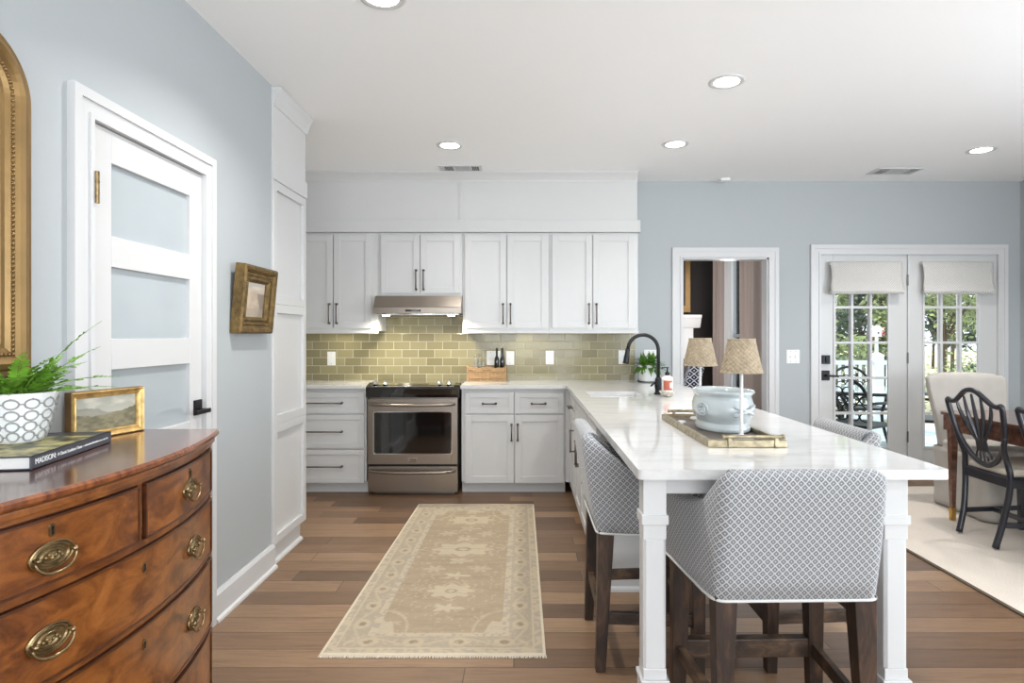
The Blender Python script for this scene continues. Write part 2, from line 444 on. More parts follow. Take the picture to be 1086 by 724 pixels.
def spline(pts, n=8, closed=False):
    P = [Vector(p) for p in pts]; out = []; m = len(P)
    rng = m if closed else m-1
    for i in range(rng):
        if closed: a, b, c, d = P[i-1], P[i], P[(i+1) % m], P[(i+2) % m]
        else: a, b, c, d = P[max(i-1, 0)], P[i], P[i+1], P[min(i+2, m-1)]
        for k in range(n):
            t = k/n
            out.append(.5*((2*b)+(c-a)*t+(2*a-5*b+4*c-d)*t*t+(3*b-a-3*c+d)*t**3))
    if not closed: out.append(P[-1])
    return out
# frame that maps local (u, v, w) = (along, outward, up) onto the room
def face_minus_y(): return Matrix()
def color_grid(name, fn, colfn, nu, nv, mat, parent=None, local=False, loc=None):
    mb = MB(); mb.grid(fn, nu, nv)
    o = part(name, mb, mat, parent, local=local, loc=loc)
    me = o.data; att = me.color_attributes.new('Col', 'FLOAT_COLOR', 'POINT')
    k = 0; data = []
    for i in range(nu+1):
        for j in range(nv+1):
            data += list(colfn(i/nu, j/nv))
    att.data.foreach_set('color', data)
    return o

# ------------------------------------------------------------ room shell
WX = -1.42; BY = 5.60; RX = 4.53; FY = -3.2
b = MB(); b.box(-2.3, RX+.12, FY-.12, BY+.0, -.1, 0); struct('floor', b, floor_m)
b = MB(); b.box(-2.3, RX+.12, FY-.12, BY+.12, CEIL, CEIL+.1); struct('ceiling', b, ceil_m)
# left wall with pantry door hole
b = MB()
DY0, DY1, DZ = 1.99, 2.69, 2.012
b.box(WX-.12, WX, FY, DY0, 0, CEIL); b.box(WX-.12, WX, DY1, 3.44, 0, CEIL); b.box(WX-.12, WX, DY0, DY1, DZ, CEIL)
struct('wall_left', b, wall_blue)
b = MB(); b.box(-2.24, -2.12, 3.44, BY, 0, CEIL); b.box(-2.12, WX-.12, 3.38, 3.44, 0, CEIL); struct('wall_alcove', b, wall_white)
# back wall with cased opening and french doors
OX0, OX1, OZ = 1.439, 2.231, 2.016
FX0, FX1, FZ = 2.69, 4.33, 2.055
b = MB()
b.box(-2.24, OX0, BY, BY+.12, 0, CEIL); b.box(OX0, OX1, BY, BY+.12, OZ, CEIL); b.box(OX1, FX0, BY, BY+.12, 0, CEIL)
b.box(FX0, FX1, BY, BY+.12, FZ, CEIL); b.box(FX1, RX+.12, BY, BY+.12, 0, CEIL)
struct('wall_back', b, wall_blue)
# right wall: window hole y .3..2.1 (unseen, assumed opening for the added side fill lamp)
b = MB()
b.box(RX, RX+.12, FY, 0.0, 0, CEIL); b.box(RX, RX+.12, 2.4, BY, 0, CEIL); b.box(RX, RX+.12, 0, 2.4, 0, .65); b.box(RX, RX+.12, 0, 2.4, 2.35, CEIL)
struct('wall_right', b, wall_blue)
b = MB()
b.box(-1.54, -1.1, FY-.12, FY, 0, CEIL); b.box(1.5, 2.2, FY-.12, FY, 0, CEIL); b.box(4.2, RX+.12, FY-.12, FY, 0, CEIL)
b.box(-1.1, 1.5, FY-.12, FY, 0, .6); b.box(-1.1, 1.5, FY-.12, FY, 2.5, CEIL); b.box(2.2, 4.2, FY-.12, FY, 0, .6); b.box(2.2, 4.2, FY-.12, FY, 2.5, CEIL)
struct('wall_front', b, wall_blue)
# baseboards
def baseboard(name, x0, x1, y0, y1, axis, out):
    b = MB()
    if axis == 'y':   # along y on plane x0, projecting out
        s = out
        b.prism([(x0, 0), (x0+s*.018, 0), (x0+s*.018, .118), (x0+s*.008, .135), (x0, .135)], y0, y1, 'y')
        b.prism([(x0+s*.018, 0), (x0+s*.032, 0), (x0+s*.030, .012), (x0+s*.018, .02)], y0, y1, 'y')
    else:
        s = out
        b.prism([(y0, 0), (y0+s*.018, 0), (y0+s*.018, .118), (y0+s*.008, .135), (y0, .135)], x0, x1, 'x')
        b.prism([(y0+s*.018, 0), (y0+s*.032, 0), (y0+s*.030, .012), (y0+s*.018, .02)], x0, x1, 'x')
    return struct(name, b, trimw)
baseboard('baseboard_left', WX, 0, DY1+.095, 3.455, 'y', 1)
baseboard('baseboard_back', OX1+.09, FX0-.1, BY, 0, 'x', -1)
baseboard('baseboard_back', FX1+.09, RX, BY, 0, 'x', -1)
baseboard('baseboard_right', RX, 0, 2.0, BY-.02, 'y', -1)

def casing_xz(b, x0, x1, z1, wdt, y, d=.022, z0=0):
    # mitred casing around an opening in the back wall (outer profile in two steps)
    for (i, o, t) in ((0, wdt, d*.7), (wdt*.62, wdt+.001, d), (-.001, .016, d)):
        b.prism([(x0-o, z0), (x0-i, z0), (x0-i, z1+i), (x1+i, z1+i), (x1+i, z0), (x1+o, z0), (x1+o, z1+o), (x0-o, z1+o)], y-t, y, 'y')
b = MB(); casing_xz(b, OX0, OX1, OZ, .088, BY)
b.box(OX0, OX0+.015, BY, BY+.12, 0, OZ); b.box(OX1-.015, OX1, BY, BY+.12, 0, OZ); b.box(OX0, OX1, BY, BY+.12, OZ-.015, OZ)
struct('trim_1', b, trimw)

# ---- pantry door (left wall)
d1 = thing('door_1', (WX, (DY0+DY1)/2, 0), 'white pantry door with stacked frosted panes in the grey-blue left wall', 'door', kind='structure')
b = MB()
for (i, o, t) in ((0, .087, .018), (.055, .088, .026), (-.001, .016, .026)):
    P = [(DY0-o, 0), (DY0-i, 0), (DY0-i, DZ+i), (DY1+i, DZ+i), (DY1+i, 0), (DY1+o, 0), (DY1+o, DZ+o), (DY0-o, DZ+o)]
    b.prism(P, WX, WX+t, 'x')
part('casing', b, trimw, d1)
panes = [(1.649, 1.898), (1.296, 1.543), (.943, 1.190), (.590, .837), (.237, .484)]
b = MB(); b.box(WX-.12, WX, DY0, DY0+.003, 0, DZ); b.box(WX-.12, WX, DY1-.003, DY1, 0, DZ); b.box(WX-.12, WX-.04, DY0+.003, DY0+.016, 0, DZ-.016); b.box(WX-.12, WX-.04, DY1-.016, DY1-.003, 0, DZ-.016); b.box(WX-.12, WX-.04, DY0+.003, DY1-.003, DZ-.016, DZ-.003)
part('jamb', b, trimw, d1)
py0, py1 = 2.10, 2.593; xf = WX+.006; th = .036
b = MB(); g = .004
b.box(xf-th, xf, DY0+g, py0, .01, DZ-g); b.box(xf-th, xf, py1, DY1-g, .01, DZ-g)
zz = [.01]+[q for p_ in reversed(panes) for q in p_]+[DZ-g]
for k in range(0, len(zz), 2): b.box(xf-th, xf, py0, py1, zz[k], zz[k+1])
part('door_slab', b, white, d1, bevel=.002)
for (a_, c_) in panes:
    b = MB(); b.box(xf-.024, xf-.016, py0, py1, a_, c_); part('glass_pane', b, frostg, d1)
for z in (1.79, 1.05, .22):
    b = MB(); b.box(xf, xf+.003, DY0-.004, DY0+.022, z-.05, z+.05)
    b.box(xf, WX+.03, DY0+.003, DY0+.006, z-.05, z+.05)
    b.tube([(WX+.031, DY0+.004, z-.052), (WX+.031, DY0+.004, z+.052)], .0065, 10)
    for zq in (z-.018, z+.018): b.tube([(WX+.031, DY0+.004, zq-.002), (WX+.031, DY0+.004, zq+.002)], .0074, 10)
    part('hinge', b, brass, d1)
b = MB(); b.box(xf, xf+.008, 2.618, 2.678, .965, 1.03); b.tube([(xf+.008, 2.65, .985), (xf+.05, 2.65, .985)], .009, 10)
b.bar((xf+.05, 2.66, .985), (xf+.05, 2.545, .985), .012, .018)
hd = part('door_handle', b, black, d1, bevel=.002)

# ---- french doors
def french(name, x0, x1, label, handle):
    d = thing(name, ((x0+x1)/2, BY, 0), label, 'door', kind='structure')
    gx0, gx1 = (2.826, 3.343) if handle else (3.640, 4.165)
    gz0, gz1 = .27, 1.885
    y0, y1 = BY+.005, BY+.05
    b = MB(); b.box(x0, gx0, y0, y1, .03, FZ-.01); b.box(gx1, x1, y0, y1, .03, FZ-.01)
    b.box(gx0, gx1, y0, y1, .03, gz0); b.box(gx0, gx1, y0, y1, gz1, FZ-.01)
    part('door_slab', b, white, d, bevel=.003)
    b = MB()
    for (a_, c_) in ((gx0, gx0+.02), (gx1-.02, gx1)): b.box(a_, c_, y0-.008, y0+.012, gz0, gz1)
    b.box(gx0+.02, gx1-.02, y0-.008, y0+.012, gz0, gz0+.02); b.box(gx0+.02, gx1-.02, y0-.008, y0+.012, gz1-.02, gz1)
    for k in (1, 2): xx = gx0+(gx1-gx0)*k/3; b.box(xx-.011, xx+.011, y0-.004, y1, gz0+.02, gz1-.02)
    for k in range(1, 5): z = gz0+(gz1-gz0)*k/5; b.box(gx0+.02, gx1-.02, y0-.003, y1-.002, z-.011, z+.011)
    part('muntin_grid', b, trimw, d, bevel=.002)
    b = MB(); b.box(gx0, gx1, BY+.028, BY+.032, gz0, gz1); part('glass_pane', b, glass, d)
    for z in (1.81, 1.10, .38):
        xx = x1+.002 if handle else x0-.002
        if handle:
            b = MB(); b.tube([(xx, y0-.010, z-.05), (xx, y0-.010, z+.05)], .007, 8); part('hinge', b, hingem, d)
    if handle:
        b = MB(); b.box(x0+.018, x0+.088, y0-.022, y0, 1.045, 1.125)
        b.box(x0+.045, x0+.062, y0-.034, y0-.022, 1.06, 1.11); part('deadbolt', b, black, d, bevel=.002)
        b = MB(); b.box(x0+.018, x0+.088, y0-.012, y0, .895, .985); b.tube([(x0+.053, y0-.012, .94), (x0+.053, y0-.05, .94)], .010, 10)
        b.bar((x0+.045, y0-.05, .94), (x0+.15, y0-.05, .935), .014, .018); part('door_handle', b, black, d, bevel=.002)
    return d
french('door_2', 2.70, 3.50, 'white glazed french door with black lever and deadbolt, left leaf', True)
french('door_3', 3.52, 4.32, 'white glazed french door leaf on the right, behind the cream skirted chair', False)
b = MB(); casing_xz(b, FX0+.012, FX1-.012, FZ-.012, .088, BY)
b.box(3.502, 3.518, BY-.008, BY+.05, 0.03, FZ-.01); b.box(FX0, FX1, BY-.01, BY+.12, 0, .03)
b.box(FX0, FX0+.012, BY, BY+.12, 0, FZ); b.box(FX1-.012, FX1, BY, BY+.12, 0, FZ); b.box(FX0, FX1, BY, BY+.12, FZ-.012, FZ)
struct('trim_2', b, trimw)
# roman shades
for (x0, x1, lab) in ((2.765, 3.43, 'folded roman shade over the left french door pane'), (3.60, 4.255, 'folded roman shade over the right french door pane, above the cream chair')):
    t = thing('roman_shade', ((x0+x1)/2, BY-.03, 1.69), lab, 'window shade', 'roman shades on the french doors')
    b = MB()
    prof = [(0, 1.975), (-.012, 1.93), (-.018, 1.85), (-.022, 1.77), (-.036, 1.715), (-.04, 1.705), (-.022, 1.70)]
    def fn(u, v):
        k = v*(len(prof)-1); i = min(int(k), len(prof)-2); q = k-i
        z = prof[i][1]*(1-q)+prof[i+1][1]*q; yy = prof[i][0]*(1-q)+prof[i+1][0]*q
        sh = .012*math.sin(PI*min(1, max(0, (1.975-z)/.24)))
        x = x0+sh+(x1-x0-2*sh)*u
        return (x, BY-.045+yy+.003*math.sin(u*9), z)
    b.grid(fn, 20, 18); part('shade_fabric', b, shadefab, t, smooth=True, solid=.004, uv=True)
    b = MB(); b.box(x0, x1, BY-.086, BY-.045, 1.692, 1.708); b.box(x0+.003, x1-.003, BY-.078, BY-.05, 1.68, 1.693)
    part('bottom_fold', b, shadefab, t, bevel=.004, uv=True)
    b = MB(); b.box(x0+.01, x1-.01, BY-.043, BY-.009, 1.95, 1.976); part('headrail', b, plastic, t)

# ---- ceiling fittings
LP = [(1.12, 3.39), (-.55, 4.53), (1.11, 4.50), (3.46, 4.64), (-.59, 2.54), (2.9, 3.3), (-.5, .6), (1.1, .9), (3.2, 1.2)]
LL = ['recessed ceiling light above the peninsula, nearest and largest', 'recessed ceiling light above the range, beside the vent', 'recessed ceiling light farther back above the sink',
      'recessed ceiling light at right above the dining area', 'recessed ceiling light cut by the top edge of the picture', None, None, None, None]
def ceiling_light(x, y, label):
    t = thing('recessed_light', (x, y, CEIL), label or 'recessed ceiling light nearer the camera, out of view', 'ceiling light', 'recessed ceiling lights')
    b = MB(); b.lathe([(.098, 0), (.097, -.004), (.088, -.006), (.070, -.004), (.066, -.001)], x, y, CEIL, 40, cap=False); part('trim_ring', b, trimw, t, smooth=True)
    b = MB(); b.lathe([(.001, -.0035), (.040, -.0045), (.070, -.003), (.071, -.001)], x, y, CEIL, 32, cap=False); part('lens', b, lens_m, t, smooth=True)
    l = bpy.data.lights.new('lamp', 'AREA'); l.shape = 'DISK'; l.size = .14; l.energy = 2.0 if (y > 4 and x < 2) else (10 if x < 0 else 5.2); l.spread = 2.3 if (x < 0 and y < 3) else 1.95; l.color = (1, .98, .95)
    o = bpy.data.objects.new('lamp', l); C.objects.link(o); o.location = (0, 0, -.012); o.parent = t
for (x, y), lb in zip(LP, LL):
    if lb: ceiling_light(x, y, lb)
def vent(x0, x1, y0, y1, label):
    t = thing('ceiling_vent', ((x0+x1)/2, (y0+y1)/2, CEIL), label, 'air vent', 'ceiling air vents')
    b = MB(); b.box(x0, x1, y0, y0+.022, CEIL-.006, CEIL); b.box(x0, x1, y1-.022, y1, CEIL-.006, CEIL)
    b.box(x0, x0+.04, y0+.022, y1-.022, CEIL-.006, CEIL); b.box(x1-.025, x1, y0+.022, y1-.022, CEIL-.006, CEIL)
    W = x1-x0
    for f_ in (.34, .74): b.box(x0+W*f_-.008, x0+W*f_+.008, y0+.022, y1-.022, CEIL-.006, CEIL)
    part('frame', b, trimw, t)
    b = MB(); b.box(x0+.03, x1-.02, y0+.015, y1-.015, CEIL-.002, CEIL-.0005); part('backing', b, grillem, t)
    b = MB(); n_ = int(W/.014)
    for k in range(n_):
        xx = x0+.045+k*.014
        if xx < x1-.03 and not .3 < (xx-x0)/W < .78: b.box(xx, xx+.002, y0+.022, y1-.022, CEIL-.006, CEIL-.002)
    for k in range(6):
        yy = y0+.03+k*(y1-y0-.06)/5; b.box(x0+W*.35, x0+W*.73, yy, yy+.003, CEIL-.006, CEIL-.002)
    part('louvres', b, trimw, t)
vent(-.71, -.355, 5.06, 5.24, 'white ceiling air vent above the range hood')
vent(2.97, 3.36, 5.14, 5.34, 'white ceiling air vent before the french doors')
t = thing('ceiling_sensor', (1.80, 5.5, CEIL), 'small white sensor on the ceiling above the cased opening', 'sensor')
b = MB(); b.box(1.75, 1.84, 5.46, 5.56, CEIL-.022, CEIL); part('housing', b, plastic, t, bevel=.006)
b = MB(); b.box(1.735, 1.75, 5.48, 5.54, CEIL-.012, CEIL); part('bracket', b, plastic, t, bevel=.003)

# ------------------------------------------------------------ kitchen
def shaker(b, x0, x1, z0, z1, y, st=.055, th=.02, rec=.009):
    b.box(x0, x0+st, y, y+th, z0, z1); b.box(x1-st, x1, y, y+th, z0, z1)
    b.box(x0+st, x1-st, y, y+th, z0, z0+st); b.box(x0+st, x1-st, y, y+th, z1-st, z1)
    b.box(x0+st-.002, x1-st+.002, y+rec, y+th, z0+st-.002, z1-st+.002)
def pull(b, p0, p1, out=(0, -1, 0), r=.0055, stand=.03):
    p0, p1, o_ = Vector(p0), Vector(p1), Vector(out); d = (p1-p0).normalized()
    b.tube([p0+o_*stand-d*.006, p1+o_*stand+d*.006], r, 8)
    for q in (p0, p1):
        b.tube([q, q+o_*stand], r*.9, 8); b.tube([q, q+o_*.004], r*1.8, 8); b.tube([q+o_*stand-d*.006, q+o_*stand+d*.006], r*1.5, 8)
UD = 5.27; UZ0, UZ1 = 1.345, 2.19
# wall cabinets
def upper(x0, x1, z0, doors, hz, label):
    t = thing('wall_cabinet', ((x0+x1)/2, BY, z0), label, 'cabinet', 'white wall cabinets')
    b = MB(); b.box(x0+.001, x1-.001, UD+.02, BY, z0, UZ1); b.box(x0+.001, x1-.001, UD+.012, UD+.02, z0, z0+.03)
    part('cabinet_body', b, white, t, bevel=.001)
    n_ = len(doors)
    for i, (a_, c_) in enumerate(doors):
        b = MB(); shaker(b, a_, c_, z0+.022, UZ1-.02, UD); d = part('door', b, white, t, bevel=.0018)
        hx = c_-.028 if i == 0 else a_+.028
        b = MB(); pull(b, (hx, UD, hz[0]), (hx, UD, hz[1])); part('handle', b, bronze, d, smooth=True)
    return t
s_ = 123.3
def ux(px): return (px-556)/s_
upper(-1.965, ux(400.5), UZ0, [(-1.955, ux(353)), (ux(354), ux(394))], (1.41, 1.575), 'white two-door wall cabinet at far left, beside the tall panelled unit')
upper(ux(400.5), ux(490.5), 1.645, [(ux(404), ux(445)), (ux(446), ux(488))], (1.70, 1.865), 'short white wall cabinet directly over the range hood')
upper(ux(490.5), ux(582.8), UZ0, [(ux(493), ux(537)), (ux(538), ux(581))], (1.41, 1.575), 'white two-door wall cabinet right of the range hood, above the tan tray of bottles')
upper(ux(582.8), ux(677), UZ0, [(ux(585.5), ux(628)), (ux(629), ux(673))], (1.41, 1.575), 'white two-door wall cabinet at right end, next to the grey-blue wall')
# light rail, frieze, crown
b = MB(); b.box(-1.965, ux(400.5), UD+.012, UD+.03, UZ0-.022, UZ0); b.box(ux(490.5), ux(677.5), UD+.006, UD+.03, UZ0-.022, UZ0)
b.box(ux(677)-.02, ux(677.5), UD+.03, BY, UZ0-.022, UZ0)
struct('trim_3', b, white, bevel=.002)
b = MB()
b.box(-2.12, ux(676), UD+.01, BY, UZ1+.002, CEIL); b.box(-2.12, ux(679), UD-.012, BY, UZ1+.003, UZ1+.105)
b.box(ux(487), ux(490), UD+.004, UD+.011, UZ1+.105, CEIL-.07)
b.prism([(UD+.01, CEIL-.085), (UD+.004, CEIL-.085), (UD+.0, CEIL-.07), (UD-.02, CEIL-.04), (UD-.045, CEIL-.015), (UD-.05, CEIL), (UD+.01, CEIL)], -2.12, ux(676), 'x')
struct('trim_4', b, white, bevel=.0015)

# tall panelled unit at left (faces +x)
t = thing('tall_pantry_cabinet', (-1.75, 3.70, 0), 'tall white panelled pantry unit at the end of the grey-blue left wall', 'cabinet')
ty0, ty1, tx = 3.445, 3.955, -1.408
b = MB(); b.box(-2.11, tx-.02, ty0, ty1, .115, CEIL-.001); b.box(-2.11, tx-.04, ty0+.001, ty1-.03, 0, .115); part('cabinet_body', b, white, t, bevel=.002)
b = MB()
def sidepanel(b, y0, y1, z0, z1, st=.05):
    x = tx
    b.box(x-.02, x, y0, y0+st, z0, z1); b.box(x-.02, x, y1-st, y1, z0, z1)
    b.box(x-.02, x, y0+st, y1-st, z0, z0+st); b.box(x-.02, x, y0+st, y1-st, z1-st, z1)
for (a_, c_) in ((.12, .80), (.80, 1.485), (1.485, 2.185)):
    sidepanel(b, ty0-.001, ty1+.001, a_+.0003, c_-.0003)
part('face_frame', b, white, t, bevel=.002)
b = MB(); b.box(tx-.02, tx-.004, ty0-.001, ty1+.001, 2.20, CEIL-.002); b.box(tx-.02, tx+.006, ty0-.002, ty1+.008, 2.186, 2.29); part('top_panel', b, white, t, bevel=.002)
b = MB(); b.prism([(tx-.02, CEIL-.105), (tx, CEIL-.105), (tx+.006, CEIL-.085), (tx+.02, CEIL-.05), (tx+.036, CEIL-.02), (tx+.04, CEIL-.003), (tx-.02, CEIL-.003)], ty0+.002, ty1+.02, 'y'); part('crown_moulding', b, white, t)
b = MB(); b.box(tx-.04, tx-.028, ty0, ty1-.03, 0, .115); b.prism([(tx-.028, 0), (tx-.012, 0), (tx-.014, .012), (tx-.028, .022)], ty0, ty1-.02, 'y'); part('toe_kick', b, white, t)

# base cabinets (face at y = BF)
BF = 5.04; CT = .90; CB = .87
sb = 650/BF
def bx(px): return (px-556)/sb
def base_body(b, x0, x1, y1=BY-.001): b.box(x0, x1, BF+.02, y1, .10, CB); b.box(x0, x1, BF+.075, y1, 0, .10)
t = thing('drawer_base_cabinet', (-1.7, BY, 0), 'white three-drawer base cabinet left of the range', 'cabinet')
b = MB(); base_body(b, -2.08, bx(388.2)); part('cabinet_body', b, white, t, bevel=.002)
for (a_, c_) in ((.665, .835), (.378, .653), (.092, .366)):
    b = MB(); shaker(b, -2.03, bx(386), a_, c_, BF, .042); d = part('drawer', b, white, t, bevel=.0018)
    b = MB(); zc = (a_+c_)/2; pull(b, (-1.86, BF+.004, zc), (-1.50, BF+.004, zc)); part('handle', b, bronze, d, smooth=True)
t = thing('base_cabinet', (0, BY, 0), 'white base cabinet right of the range with two drawers over two doors', 'cabinet')
b = MB(); base_body(b, bx(489.3), bx(600)); part('cabinet_body', b, white, t, bevel=.002)
for (a_, c_, h0, h1) in ((bx(493), bx(545), bx(512), bx(526)), (bx(546), bx(598), bx(564), bx(578.5))):
    b = MB(); shaker(b, a_, c_, .665, .835, BF, .042); d = part('drawer', b, white, t, bevel=.0018)
    b = MB(); pull(b, (h0, BF+.004, .745), (h1, BF+.004, .745)); part('handle', b, bronze, d, smooth=True)
for i, (a_, c_, h) in enumerate(((bx(493), bx(545), bx(542.5)), (bx(546), bx(598), bx(549)))):
    b = MB(); shaker(b, a_, c_, .092, .652, BF); d = part('door', b, white, t, bevel=.0018)
    b = MB(); pull(b, (h, BF, .445), (h, BF, .575)); part('handle', b, bronze, d, smooth=True)
# peninsula base (faces -x)
PX = .372; PY0, PY1 = 3.15, 5.035
t = thing('peninsula_cabinet', (.7, 4.3, 0), 'white peninsula base cabinets with bar pulls, behind the left-hand stool', 'cabinet')
b = MB(); b.box(PX+.02, 1.0, PY0, PY1-.001, .10, .66); b.box(PX+.02, .43, PY0, PY1-.001, .66, CB); b.box(.83, 1.0, PY0, PY1-.001, .66, CB)
b.box(.43, .83, PY0, 4.0, .66, CB); b.box(.43, .83, 4.48, PY1-.001, .66, CB)
b.box(bx(600)+.001, 1.0, PY1, BY-.001, .10, CB); b.box(.44, 1.0, PY0+.002, BY-.001, 0, .10)
part('cabinet_body', b, white, t, bevel=.002)
b = MB(); b.box(.43, .44, PY0-.012, PY1, 0, .098); b.box(.43, 1.0, PY0-.012, PY0, 0, .098)
b.prism([(PY0-.012, 0), (PY0-.028, 0), (PY0-.026, .014), (PY0-.012, .024)], .425, 1.0, 'x'); part('toe_kick', b, white, t)
R90 = Matrix.Rotation(-PI/2, 4, 'Z')   # local (u, outward -y) -> faces -x
def Mx(): return Matrix(((0, 1, 0, 0), (-1, 0, 0, 0), (0, 0, 1, 0), (0, 0, 0, 1)))  # local x -> -y, local y -> x
for (ya, yb, kind) in ((4.52, 4.98, 'a'), (3.64, 4.50, 's'), (3.17, 3.62, 'a')):
    if kind == 'a':
        b = MB(Mx()); shaker(b, -yb, -ya, .665, .835, PX, .042); d = part('drawer', b, white, t, bevel=.0018)
        b = MB(); yc = (ya+yb)/2; pull(b, (PX, yc-.055, .75), (PX, yc+.055, .75), (-1, 0, 0)); part('handle', b, bronze, d, smooth=True)
        b = MB(Mx()); shaker(b, -yb, -ya, .092, .652, PX); d = part('door', b, white, t, bevel=.0018)
        hy = ya+.03 if ya > 4 else yb-.03
        b = MB(); pull(b, (PX, hy, .445), (PX, hy, .60), (-1, 0, 0)); part('handle', b, bronze, d, smooth=True)
    else:
        b = MB(Mx()); shaker(b, -yb, -ya, .665, .835, PX, .042); d = part('false_drawer_front', b, white, t, bevel=.0018)
        yc = (ya+yb)/2
        for (q0, q1) in ((ya, yc-.002), (yc+.002, yb)):
            b = MB(Mx()); shaker(b, -q1, -q0, .092, .652, PX); d = part('door', b, white, t, bevel=.0018)
            hy = q1-.03 if q0 == ya else q0+.03
            b = MB(); pull(b, (PX, hy, .445), (PX, hy, .60), (-1, 0, 0)); part('handle', b, bronze, d, smooth=True)
# bar frame with legs
t = thing('breakfast_bar_frame', (.78, 1.94, 0), 'white square bar legs and apron carrying the near end of the peninsula', 'counter frame')
def barleg(x0, x1, y0, y1):
    b = MB(); w_ = .006; c = .009
    P0 = [(x0+c, y0), (x1-c, y0), (x1, y0+c), (x1, y1-c), (x1-c, y1), (x0+c, y1), (x0, y1-c), (x0, y0+c)]
    b.box(x0, x1, y0, y1, .75, CB); b.box(x0-w_, x1+w_, y0-w_, y1+w_, .722, .752); b.box(x0, x1, y0, y1, .675, .722)
    b.prism(P0, .275, .675, 'z'); b.box(x0, x1, y0, y1, .24, .275)
    b.box(x0-w_*.8, x1+w_*.8, y0-w_*.8, y1+w_*.8, 0, .225); b.box(x0-w_*1.4, x1+w_*1.4, y0-w_*1.4, y1+w_*1.4, .225, .241)
    return b
for (x0, x1) in ((.369, .441), (1.118, 1.19)):
    part('leg', barleg(x0, x1, 1.90, 1.972), white, t, bevel=.002)
b = MB(); b.box(.441, 1.118, 1.93, 1.952, .81, CB); part('apron', b, white, t, bevel=.002)
b = MB(); b.box(1.17, 1.19, 1.972, 3.14, .81, CB); part('apron', b, white, t, bevel=.002)

# worktops
def rounded(poly, r, n=5, idx=None):
    out = []; m = len(poly)
    for i, p in enumerate(poly):
        if idx is not None and i not in idx: out.append(p); continue
        a, c = Vector(poly[i-1]), Vector(poly[(i+1) % m]); p = Vector(p)
        u, v = (a-p).normalized()*r, (c-p).normalized()*r
        for k in range(n+1):
            s1 = k/n; q = (p+u)*(1-s1)**2+p*2*s1*(1-s1)+(p+v)*s1*s1; out.append((q.x, q.y))
    return out
b = MB(); b.box(-2.10, bx(386)-.006+.004, 5.0, BY, CB, CT); o = part('worktop', b, quartz, loc=(-1.7, 5.3, CB), bevel=.003)
setp(o, 'short white quartz worktop left of the range', 'countertop')
b = MB()
SX0, SX1, SY0, SY1 = .445, .805, 4.04, 4.44
cl, cr = .347, 1.296
b.prism(rounded([(cl, 1.862), (cr, 1.862), (cr, SY0), (cl, SY0)], .018, 4, (0, 1)), CB, CT, 'z')
b.box(cl, SX0, SY0, SY1, CB, CT); b.box(SX1, cr, SY0, SY1, CB, CT)
b.box(cl, cr, SY1, 5.0, CB, CT)
b.box(bx(489)-.002, cr, 5.0, BY, CB, CT)
bmesh.ops.remove_doubles(b.bm, verts=b.bm.verts, dist=1e-5)
o = part('worktop', b, quartz, loc=(.8, 3.7, CB)); setp(o, 'large L-shaped white veined quartz worktop of the peninsula and sink', 'countertop')
# sink
t = thing('undermount_sink', (.625, 4.24, .68), 'white undermount sink set in the peninsula worktop beside the black faucet', 'sink')
b = MB(); b.box(SX0-.01, SX1+.01, SY0-.01, SY1+.01, .68, .69)
for q in ((SX0-.012, SX0-.002, SY0-.012, SY1+.012), (SX1+.002, SX1+.012, SY0-.012, SY1+.012), (SX0-.002, SX1+.002, SY0-.012, SY0-.002), (SX0-.002, SX1+.002, SY1+.002, SY1+.012)):
    b.box(q[0], q[1], q[2], q[3], .69, CB-.001)
part('basin', b, ceramic, t, bevel=.003)
b = MB(); b.lathe([(.001, .012), (.03, .012), (.04, .011), (.042, .0105)], .625, 4.24, .68, 20, cap=False); part('drain', b, chrome, t, smooth=True)
# backsplash
b = MB(); b.box(-2.12, 1.008, BY-.012, BY, CT, 1.66); struct('trim_5', b, tile_m)

# outlets and switches
def outlet(x, z, label, wdt=.075, h=.125, kind='outlet', y=BY-.012, slots=1):
    t = thing('wall_outlet' if kind == 'outlet' else 'light_switch', (x, y, z), label, kind, 'wall plates')
    b = MB(); b.box(x-wdt/2, x+wdt/2, y-.006, y-.0005, z-h/2, z+h/2); part('plate', b, plastic, t, bevel=.002)
    for k in range(slots):
        xc = x+(k-(slots-1)/2)*.046
        b = MB()
        if kind == 'outlet':
            for dz in (.022, -.022):
                b = MB(); b.box(xc-.017, xc+.017, y-.008, y-.006, z+dz-.014, z+dz+.014); part('socket', b, plastic, t, bevel=.002)
        else:
            b.box(xc-.006, xc+.006, y-.014, y-.006, z-.012, z+.012); part('toggle', b, plastic, t, bevel=.002)
        for dz in (-h*.38, h*.38):
            b = MB(); b.tube([(xc, y-.006, z+dz), (xc, y-.0072, z+dz)], .003, 8); part('screw', b, hingem, t)
def wz(py): return 1.31-(py-355)/116.1
def wx(px): return (px-556)/116.1
outlet(wx(352), wz(380), 'white wall outlet on the tiles left of the range', kind='outlet')
outlet(wx(523.5), wz(379.5), 'double white wall plate behind the tan tray of bottles', .125, .13, 'switch', slots=2)
outlet(wx(541), wz(379.5), 'single white wall outlet just right of the dark bottles', kind='outlet')
outlet(wx(583), wz(379), 'white wall outlet alone in the middle of the tiled wall', kind='outlet')
outlet(wx(660), wz(378.5), 'white wall outlet by the black faucet spout, at the tile edge', kind='outlet')
outlet(wx(690), wz(378), 'white wall plate behind the small potted plant', .12, .125, 'switch', y=BY, slots=2)
outlet(wx(841), wz(378), 'white double switch on the grey-blue wall between the openings', .12, .125, 'switch', y=BY, slots=2)

